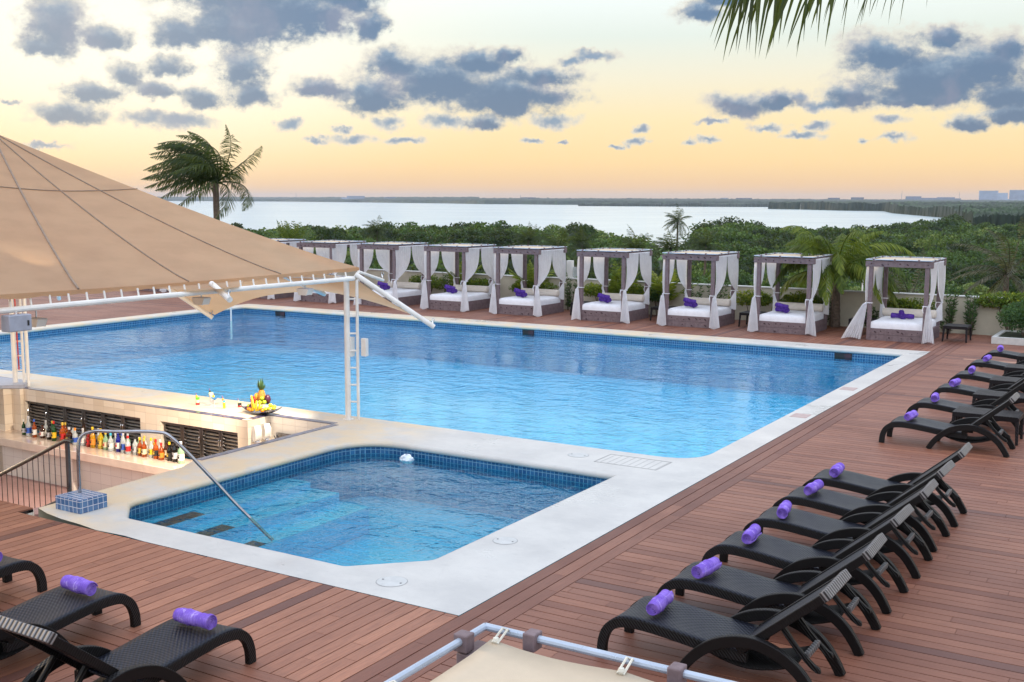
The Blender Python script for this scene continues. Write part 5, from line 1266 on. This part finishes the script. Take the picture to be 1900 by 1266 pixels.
# frond hanging into the picture at the top right: its palm stands outside the frame
fr_ = empty('palm_frond', (0.6,5.2,6.5)); tag(fr_, 'hanging palm leaflets coming into view along the top right edge', 'palm frond')
V = []; A = []; ra = MB(); g = random.Random(12)
F0 = Vector((0,0,4.2)); RX, UX, FX = rx, ux, fx
def atpx(x, y, d): return F0+(FX+RX*((x-950)/2070)-UX*((y-633)/2070))*d
rach = [atpx(x, y, 5.2)-Vector(fr_.location) for x, y in ((1900,-260),(1800,-150),(1700,-85),(1600,-60),(1500,-55),(1420,-60),(1380,-70))]
rp = [Vector(q) for q in spline([tuple(q) for q in rach], 6)]
ra.tube(rp, [.018*(1-i/len(rp))+.003 for i in range(len(rp))], 6)
for i in range(3, len(rp)):
    t_ = i/len(rp)
    for k in range(3):
        Lf = (.20+.20*t_)*g.uniform(.6,1.15) if t_ > .55 else (.22+.1*t_)*g.uniform(.5,1.1)
        d = (Vector((0,0,-1))*g.uniform(.8,1.0)+Vector(-RX)*g.uniform(.05,.42)+Vector(FX)*g.uniform(-.3,.3)).normalized()
        b0 = rp[i]+Vector((g.uniform(-.02,.02),g.uniform(-.02,.02),0)); wd = RX*(.006 if t_ > .55 else .003)*g.uniform(.7,1.3)
        m1 = b0+d*Lf*.5; m2 = b0+d*Lf*.8+Vector((0,0,-.01)); e = b0+d*Lf+Vector((0,0,-.03)); v_ = g.uniform(.1,.8)
        V += [[b0-wd,m1-wd,m1+wd,b0+wd],[m1-wd,m2-wd*.6,m2+wd*.6,m1+wd],[m2-wd*.6,e,e,m2+wd*.6]]; A += [v_]*3
ra.a = [.4]*len(ra.f)
quads('leaflets', MT['palm_dark'], np.array([[tuple(q) for q in v] for v in V]), A, fr_, ra)
lp_ = empty('street_lamp', (-15.0,61.0,-10)); tag(lp_, 'white lamp post with a flat head just beyond the wall', 'street lamp')
mb = MB(); mb.tube([(0,0,0),(0,0,10.4)], [.06,.04], 8); mb.build('pole', MT['white_paint'], lp_)
mb = MB(); mb.box(-.75,.12,-.08,.08,10.4,10.46); mb.build('head', MT['white_paint'], lp_, bevel=.01)

# ================================================================ LAND, LAGOON, FOREST
mb = MB(); mb.add([(-12000,39.5,-10.0),(4500,39.5,-10.0),(4500,11000,-10.0),(-12000,11000,-10.0)], [(0,1,2,3)]); tag(mb.build('lagoon', MT['lagoon'], smooth=False), kind='structure')
AZL = [-75,-62,-45,-43.5,-40.9,-38,-33,-29.9,-26,-23.2,-21.6,-19,-16.3,-13,-11.2,-10.4,-9.0,0,12]
RL  = [345,345,350,355,400,380,350,340,320,300,370,400,430,450,455,470,1000,1300,1300]
def rlim(a): return np.interp(a, AZL, RL)
azs = [R(a) for a in np.linspace(-75, 14, 90)]
mb = MB(); P = [(0,40,-9.8),(-70,-60,-9.8)]
poly = [(-120,20),(-70,39)]+[(-60,39),(40,39)]
ring = [(math.sin(a)*rlim(math.degrees(a)), math.cos(a)*rlim(math.degrees(a))) for a in azs]
land = [(60,39.0)]+[(-60,39.0)]+ring
slab('', [[(p[0],p[1]) for p in land]], -9.8, None).build('ground', MT['earth'], smooth=False); bpy.data.objects['ground']['kind'] = 'structure'
def inclear(x, y):
    a = np.degrees(np.arctan2(x, y)); r = np.hypot(x, y)
    return (a > -24.6) & (a < -21.9) & (r > 175) & (r < 345)
mb = MB()
mb.v = []; ccx, ccy = -118, 283
mb.add([(ccx+52*math.cos(k*.3307)*1.0, ccy+40*math.sin(k*.3307), -9.7) for k in range(19)], [tuple(range(19))]); tag(mb.build('lawn', MT['lawn'], smooth=False), kind='structure')
mb = MB(); mb.add([(-140+9*math.cos(k*.628), 312+7*math.sin(k*.628), -9.6) for k in range(10)], [tuple(range(10))]); mb.add([(-110+6*math.cos(k*.628), 262+2.5*math.sin(k*.628), -9.6) for k in range(10)], [tuple(range(10))]); tag(mb.build('sand_bunker', MT['sand'], smooth=False), kind='structure')

def forest(name, r0, r1, sp, nleaf, size, seed, amax=5.0):
    g = np.random.default_rng(seed); xs = np.arange(-330, 60, sp); ys = np.arange(30, 700, sp)
    X_, Y_ = np.meshgrid(xs, ys); X_ = X_.ravel()+g.uniform(-.5,.5,X_.size)*sp; Y_ = Y_.ravel()+g.uniform(-.5,.5,Y_.size)*sp
    a = np.degrees(np.arctan2(X_, Y_)); r = np.hypot(X_, Y_)
    ok = (a > -60) & (a < amax) & (r >= r0) & (r < r1) & (r < rlim(a)-3) & (Y_ > 48) & ~inclear(X_, Y_)
    X_, Y_, a, r = X_[ok], Y_[ok], a[ok], r[ok]; n = len(X_)
    low = np.sin(X_*.021+1.3)*np.cos(Y_*.017)*1.0+np.sin(X_*.06+Y_*.045)*.6
    H_ = 5.9+low*1.1+g.normal(size=n)*.7+1.5*(g.random(n) > .95); H_ = np.where((a > -24.9) & (a < -21.6) & (r > 90), H_-1.8, H_)
    H_ = np.where((a > -22.5) & (a < -19.0) & (r > 235), H_+2.0, H_)
    rad = sp*(.55+.35*g.random(n))
    tint = np.clip(.38+.30*np.sin(X_*.05+2)*np.cos(Y_*.043+1)+g.normal(size=n)*.22, .02, .97)
    # leaves
    tot = n*nleaf; ci = np.repeat(np.arange(n), nleaf); u = unit(g.normal(size=(tot,3))); u[:,2] = np.abs(u[:,2])*1.0-.25
    nb = 6; bc = unit(g.normal(size=(n,nb,3)))*.62; bc[:,:,2] = np.abs(bc[:,:,2])*.9-.15; bi = g.integers(0, nb, tot)
    bt = g.normal(size=(n,nb))*.13
    q = bc[ci,bi]+unit(u)*(.30+.16*g.random((tot,1)))
    R_ = rad[ci][:,None]*np.array([1.05,1.05,.72]); C = q*R_+np.stack([X_[ci], Y_[ci], -10+H_[ci]-rad[ci]*.62], axis=1)
    d = g.normal(size=(tot,3)); d = unit(d+q*.6); w = unit(np.cross(d, unit(g.normal(size=(tot,3))))); s = (size*(.6+.8*g.random(tot)))[:,None]
    V = np.stack([C-d*s*.5, C+w*s*.36, C+d*s*.5, C-w*s*.36], axis=1)
    A_ = np.clip(tint[ci]+bt[ci,bi]+g.normal(size=tot)*.10, 0, 1)
    # inner mass so that no ground shows through the crowns
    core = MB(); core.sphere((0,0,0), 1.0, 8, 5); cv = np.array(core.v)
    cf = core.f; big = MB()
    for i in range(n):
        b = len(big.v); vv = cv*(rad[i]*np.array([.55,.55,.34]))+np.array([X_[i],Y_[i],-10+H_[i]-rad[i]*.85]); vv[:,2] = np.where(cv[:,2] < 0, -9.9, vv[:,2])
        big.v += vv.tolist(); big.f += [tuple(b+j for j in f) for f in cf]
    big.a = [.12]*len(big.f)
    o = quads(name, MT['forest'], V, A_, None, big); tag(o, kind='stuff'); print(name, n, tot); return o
forest('mangrove_forest', 40, 120, 4.4, 1700, .30, 3)
forest('mangrove_forest', 120, 240, 5.2, 800, .44, 4)
forest('mangrove_forest', 240, 700, 6.5, 340, .72, 5)

def vnoise(x, y, s, seed):
    g = np.random.default_rng(seed); T = g.random((256,256)); x = x/s; y = y/s; xi = np.floor(x).astype(int); yi = np.floor(y).astype(int); fx_ = x-xi; fy_ = y-yi
    fx_ = fx_*fx_*(3-2*fx_); fy_ = fy_*fy_*(3-2*fy_); a = T[xi%256,yi%256]; b = T[(xi+1)%256,yi%256]; c = T[xi%256,(yi+1)%256]; d = T[(xi+1)%256,(yi+1)%256]
    return (a*(1-fx_)+b*fx_)*(1-fy_)+(c*(1-fx_)+d*fx_)*fy_
def inpoly(x, y, P_):
    c = np.zeros(x.shape, bool); j = len(P_)-1
    for i in range(len(P_)):
        xi, yi = P_[i]; xj, yj = P_[j]; cond = ((yi > y) != (yj > y)) & (x < (xj-xi)*(y-yi)/((yj-yi) or 1e-9)+xi); c ^= cond; j = i
    return c
def terrain(name, a0, a1, na, rr_, inside, height, seed):
    A_ = np.radians(np.linspace(a0, a1, na)); Rr = np.array(rr_); AA, RR = np.meshgrid(A_, Rr, indexing='ij')
    g = np.random.default_rng(seed); RR = RR*(1+g.uniform(-.002,.002,RR.shape)); x = np.sin(AA)*RR; y = np.cos(AA)*RR
    ins = inside(x, y); z = np.where(ins, height(x, y, AA, RR)+g.normal(size=x.shape)*.45, -13.0)
    nA, nR = x.shape; idx = np.arange(nA*nR).reshape(nA, nR); f = np.stack([idx[:-1,:-1], idx[:-1,1:], idx[1:,1:], idx[1:,:-1]], axis=-1).reshape(-1,4)
    zf = z.ravel(); keep = (zf[f] > -12.5).any(axis=1); f = f[keep]
    V = np.stack([x.ravel(), y.ravel(), zf], axis=1).astype(np.float32)
    me = bpy.data.meshes.new(name); me.vertices.add(len(V)); me.vertices.foreach_set('co', V.ravel()); nf = len(f); me.loops.add(nf*4); me.loops.foreach_set('vertex_index', f.ravel().astype(np.int32))
    me.polygons.add(nf); me.polygons.foreach_set('loop_start', np.arange(0, nf*4, 4, dtype=np.int32)); me.polygons.foreach_set('loop_total', np.full(nf, 4, dtype=np.int32))
    fx_ = V[f[:,0],0]; fy_ = V[f[:,0],1]; sc_ = 1.0
    a_ = me.attributes.new('v', 'FLOAT', 'FACE'); a_.data.foreach_set('value', np.clip(-.12+.35*vnoise(fx_+9e4, fy_+9e4, 90, 8)+.25*vnoise(fx_+9e4, fy_+9e4, 22, 9)+g.normal(size=nf)*.10, 0, 1).astype(np.float32))
    steep = (zf[f].max(axis=1)-zf[f].min(axis=1)) > 2.6; at2 = np.empty(nf, dtype=np.float32); a_.data.foreach_get('value', at2); at2[steep] = 0.0; a_.data.foreach_set('value', at2)
    me.materials.append(MT['forest']); me.update(calc_edges=True); me.validate(); o = bpy.data.objects.new(name, me); col.objects.link(o); tag(o, kind='stuff'); return o
L2 = [(-72,455),(-138,793),(-188,1065),(-330,1480),(-416,1806),(-493,1842),(-600,2010),(-698,2088),(-735,2220),(-640,2500),(-560,2620),(-330,2700),(0,2700),(900,2900),(900,430)]
cn = lambda x, y, s1=9, s2=60: 2.6*vnoise(x+9e4, y+9e4, s1, 1)+2.0*vnoise(x+9e4, y+9e4, 24, 7)+3.5*vnoise(x+9e4, y+9e4, s2, 2)
terrain('far_mangroves', -24, 6, 420, list(np.geomspace(430, 2750, 420)), lambda x, y: inpoly(x, y, L2), lambda x, y, a, r: -10+5.6+cn(x, y)+3.0*(r > 1500), 12)
def shore(a): return np.interp(np.degrees(a), [-70,-47,-43,-38,-32.7,-27,-21.8,-16,-11.5,-5,6], [8200,7900,7300,5600,4150,3750,3580,3850,4100,4400,4600])
rl_ = [0]+list(np.geomspace(30, 1900, 26))
A_ = np.radians(np.linspace(-66, 6, 900)); 
def far_band(name, f0, hz, seed, na=900):
    a_ = np.radians(np.linspace(-66, 6, na)); V = []; rows = len(rl_)
    AA, KK = np.meshgrid(a_, np.array(rl_), indexing='ij'); RR = f0(AA)+KK; x = np.sin(AA)*RR; y = np.cos(AA)*RR; g = np.random.default_rng(seed)
    z = hz(AA, KK, x, y)+g.normal(size=x.shape)*1.4+2.0; z[:,0] = -11; nA, nR = x.shape; idx = np.arange(nA*nR).reshape(nA, nR); f = np.stack([idx[:-1,:-1], idx[:-1,1:], idx[1:,1:], idx[1:,:-1]], axis=-1).reshape(-1,4)
    me = bpy.data.meshes.new(name); V = np.stack([x.ravel(), y.ravel(), z.ravel()], axis=1).astype(np.float32); me.vertices.add(len(V)); me.vertices.foreach_set('co', V.ravel()); nf = len(f); me.loops.add(nf*4); me.loops.foreach_set('vertex_index', f.ravel().astype(np.int32))
    me.polygons.add(nf); me.polygons.foreach_set('loop_start', np.arange(0, nf*4, 4, dtype=np.int32)); me.polygons.foreach_set('loop_total', np.full(nf, 4, dtype=np.int32))
    at_ = me.attributes.new('v', 'FLOAT', 'FACE'); at_.data.foreach_set('value', np.clip(.06+g.normal(size=nf)*.12, 0, 1).astype(np.float32)); me.materials.append(MT['forest']); me.update(calc_edges=True); me.validate()
    o = bpy.data.objects.new(name, me); col.objects.link(o); tag(o, kind='stuff')
far_band('far_shore_forest', lambda a: shore(a)+60*np.sin(a*90), lambda A, K, x, y: -3+(13+6*(np.degrees(A) < -33))*np.clip(K/1100, 0, 1)**.7+4*vnoise(x+9e4, y+9e4, 60, 5), 21)
# thin nearer strip of mangrove in front of the far shore
mbx = terrain('mangrove_island', -28.2, -16, 400, list(np.linspace(2900, 3160, 14)), lambda x, y: (np.abs(np.hypot(x, y)-3030) < 95*np.clip(np.sin((np.degrees(np.arctan2(x, y))+28)/12*math.pi), 0, 1)**.5+0*x), lambda x, y, a, r: -10+4.0+cn(x, y, 18, 80), 31)

# ---- far buildings on the opposite shore
def building(x, y, z0, w, h, d, words, m, steps=()):
    a = math.atan2(-x, y); b = empty('far_building', (x, y, z0), a); tag(b, words, 'building', 'far buildings on the opposite shore')
    mb = MB(); mb.box(-w/2,w/2,0,d,0,h); mb.build('block', m, b, smooth=False)
    for k, (x0, x1, h2) in enumerate(steps):
        mb = MB(); mb.box(x0*w,x1*w,-2,d*.6,0,h2); mb.build('wing', m, b, smooth=False)
    nfl = max(2, int(h/6)); wn = MB()
    for k in range(nfl): wn.box(-w*.46,w*.46,-.4,-.05,h*(k+.45)/nfl,h*(k+.75)/nfl)
    wn.build('window_band', MT['far_grey'], b, smooth=False)
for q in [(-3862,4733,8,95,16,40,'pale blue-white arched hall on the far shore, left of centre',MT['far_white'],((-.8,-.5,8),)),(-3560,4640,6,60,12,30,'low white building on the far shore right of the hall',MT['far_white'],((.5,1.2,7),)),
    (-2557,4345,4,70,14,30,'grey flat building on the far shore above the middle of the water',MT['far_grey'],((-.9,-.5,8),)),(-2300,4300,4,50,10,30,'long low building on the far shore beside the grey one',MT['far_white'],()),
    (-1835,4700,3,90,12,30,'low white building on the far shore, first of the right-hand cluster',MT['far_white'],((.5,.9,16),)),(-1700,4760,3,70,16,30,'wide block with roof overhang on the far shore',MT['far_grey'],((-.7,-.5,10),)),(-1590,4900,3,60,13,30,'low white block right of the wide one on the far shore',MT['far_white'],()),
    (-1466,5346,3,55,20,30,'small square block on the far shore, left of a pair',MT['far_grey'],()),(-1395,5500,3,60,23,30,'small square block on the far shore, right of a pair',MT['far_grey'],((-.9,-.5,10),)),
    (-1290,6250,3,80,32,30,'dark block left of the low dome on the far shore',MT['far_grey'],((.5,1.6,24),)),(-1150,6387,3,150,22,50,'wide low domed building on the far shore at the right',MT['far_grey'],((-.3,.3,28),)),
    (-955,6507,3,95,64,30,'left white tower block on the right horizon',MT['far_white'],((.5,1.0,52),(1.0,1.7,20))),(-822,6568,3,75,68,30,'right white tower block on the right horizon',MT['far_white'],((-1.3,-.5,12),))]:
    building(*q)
mb = MB(); rr = random.Random(2)
for x, y, z, h in ((-1340,6200,20,45),(-1085,6400,20,40),(-4800,5300,10,40),(-2750,4600,8,22)):
    m_ = MB(); m_.tube([(0,0,0),(0,0,h)], [1.2,.5], 5); o = m_.build('radio_mast', MT['far_grey']); o.location = (x,y,z); tag(o, {-1340:'thin mast above the dark block on the right horizon',-1085:'thin mast above the domed building on the right horizon',-4800:'thin mast on the far shore near the coconut palm',-2750:'short mast on the far shore left of centre'}[x], 'mast', 'thin masts on the far shore')
bt = empty('sailboat', (-574,1890,-9.98)); tag(bt, 'tiny white boat on the lagoon in front of the right-hand mangroves', 'boat')
mb = MB(); mb.prism([(-3,.4),(3.6,.6),(2.6,-.1),(-2.8,-.1)], -1, 1, 'Y'); mb.build('hull', MT['white_paint'], bt)
mb = MB(); mb.tube([(0,0,.4),(0,0,9)], .12, 6); mb.build('mast', MT['white_paint'], bt)

# ================================================================ HAZE
mb = MB(); mb.box(-12500,5000,-120,11500,-12.5,78)
hm = bpy.data.materials.new('haze_air'); hm.use_nodes = True; hn = NT(hm.node_tree); hm.node_tree.nodes.remove(hm.node_tree.nodes['Principled BSDF'])
pv = hn.node('ShaderNodeVolumePrincipled'); pv.inputs['Color'].default_value = (0.70,0.80,0.95,1); pv.inputs['Density'].default_value = 0.00006
hn.l.new(pv.outputs[0], hn.n['Material Output'].inputs['Volume'])
tag(mb.build('haze', hm, smooth=False), kind='stuff')
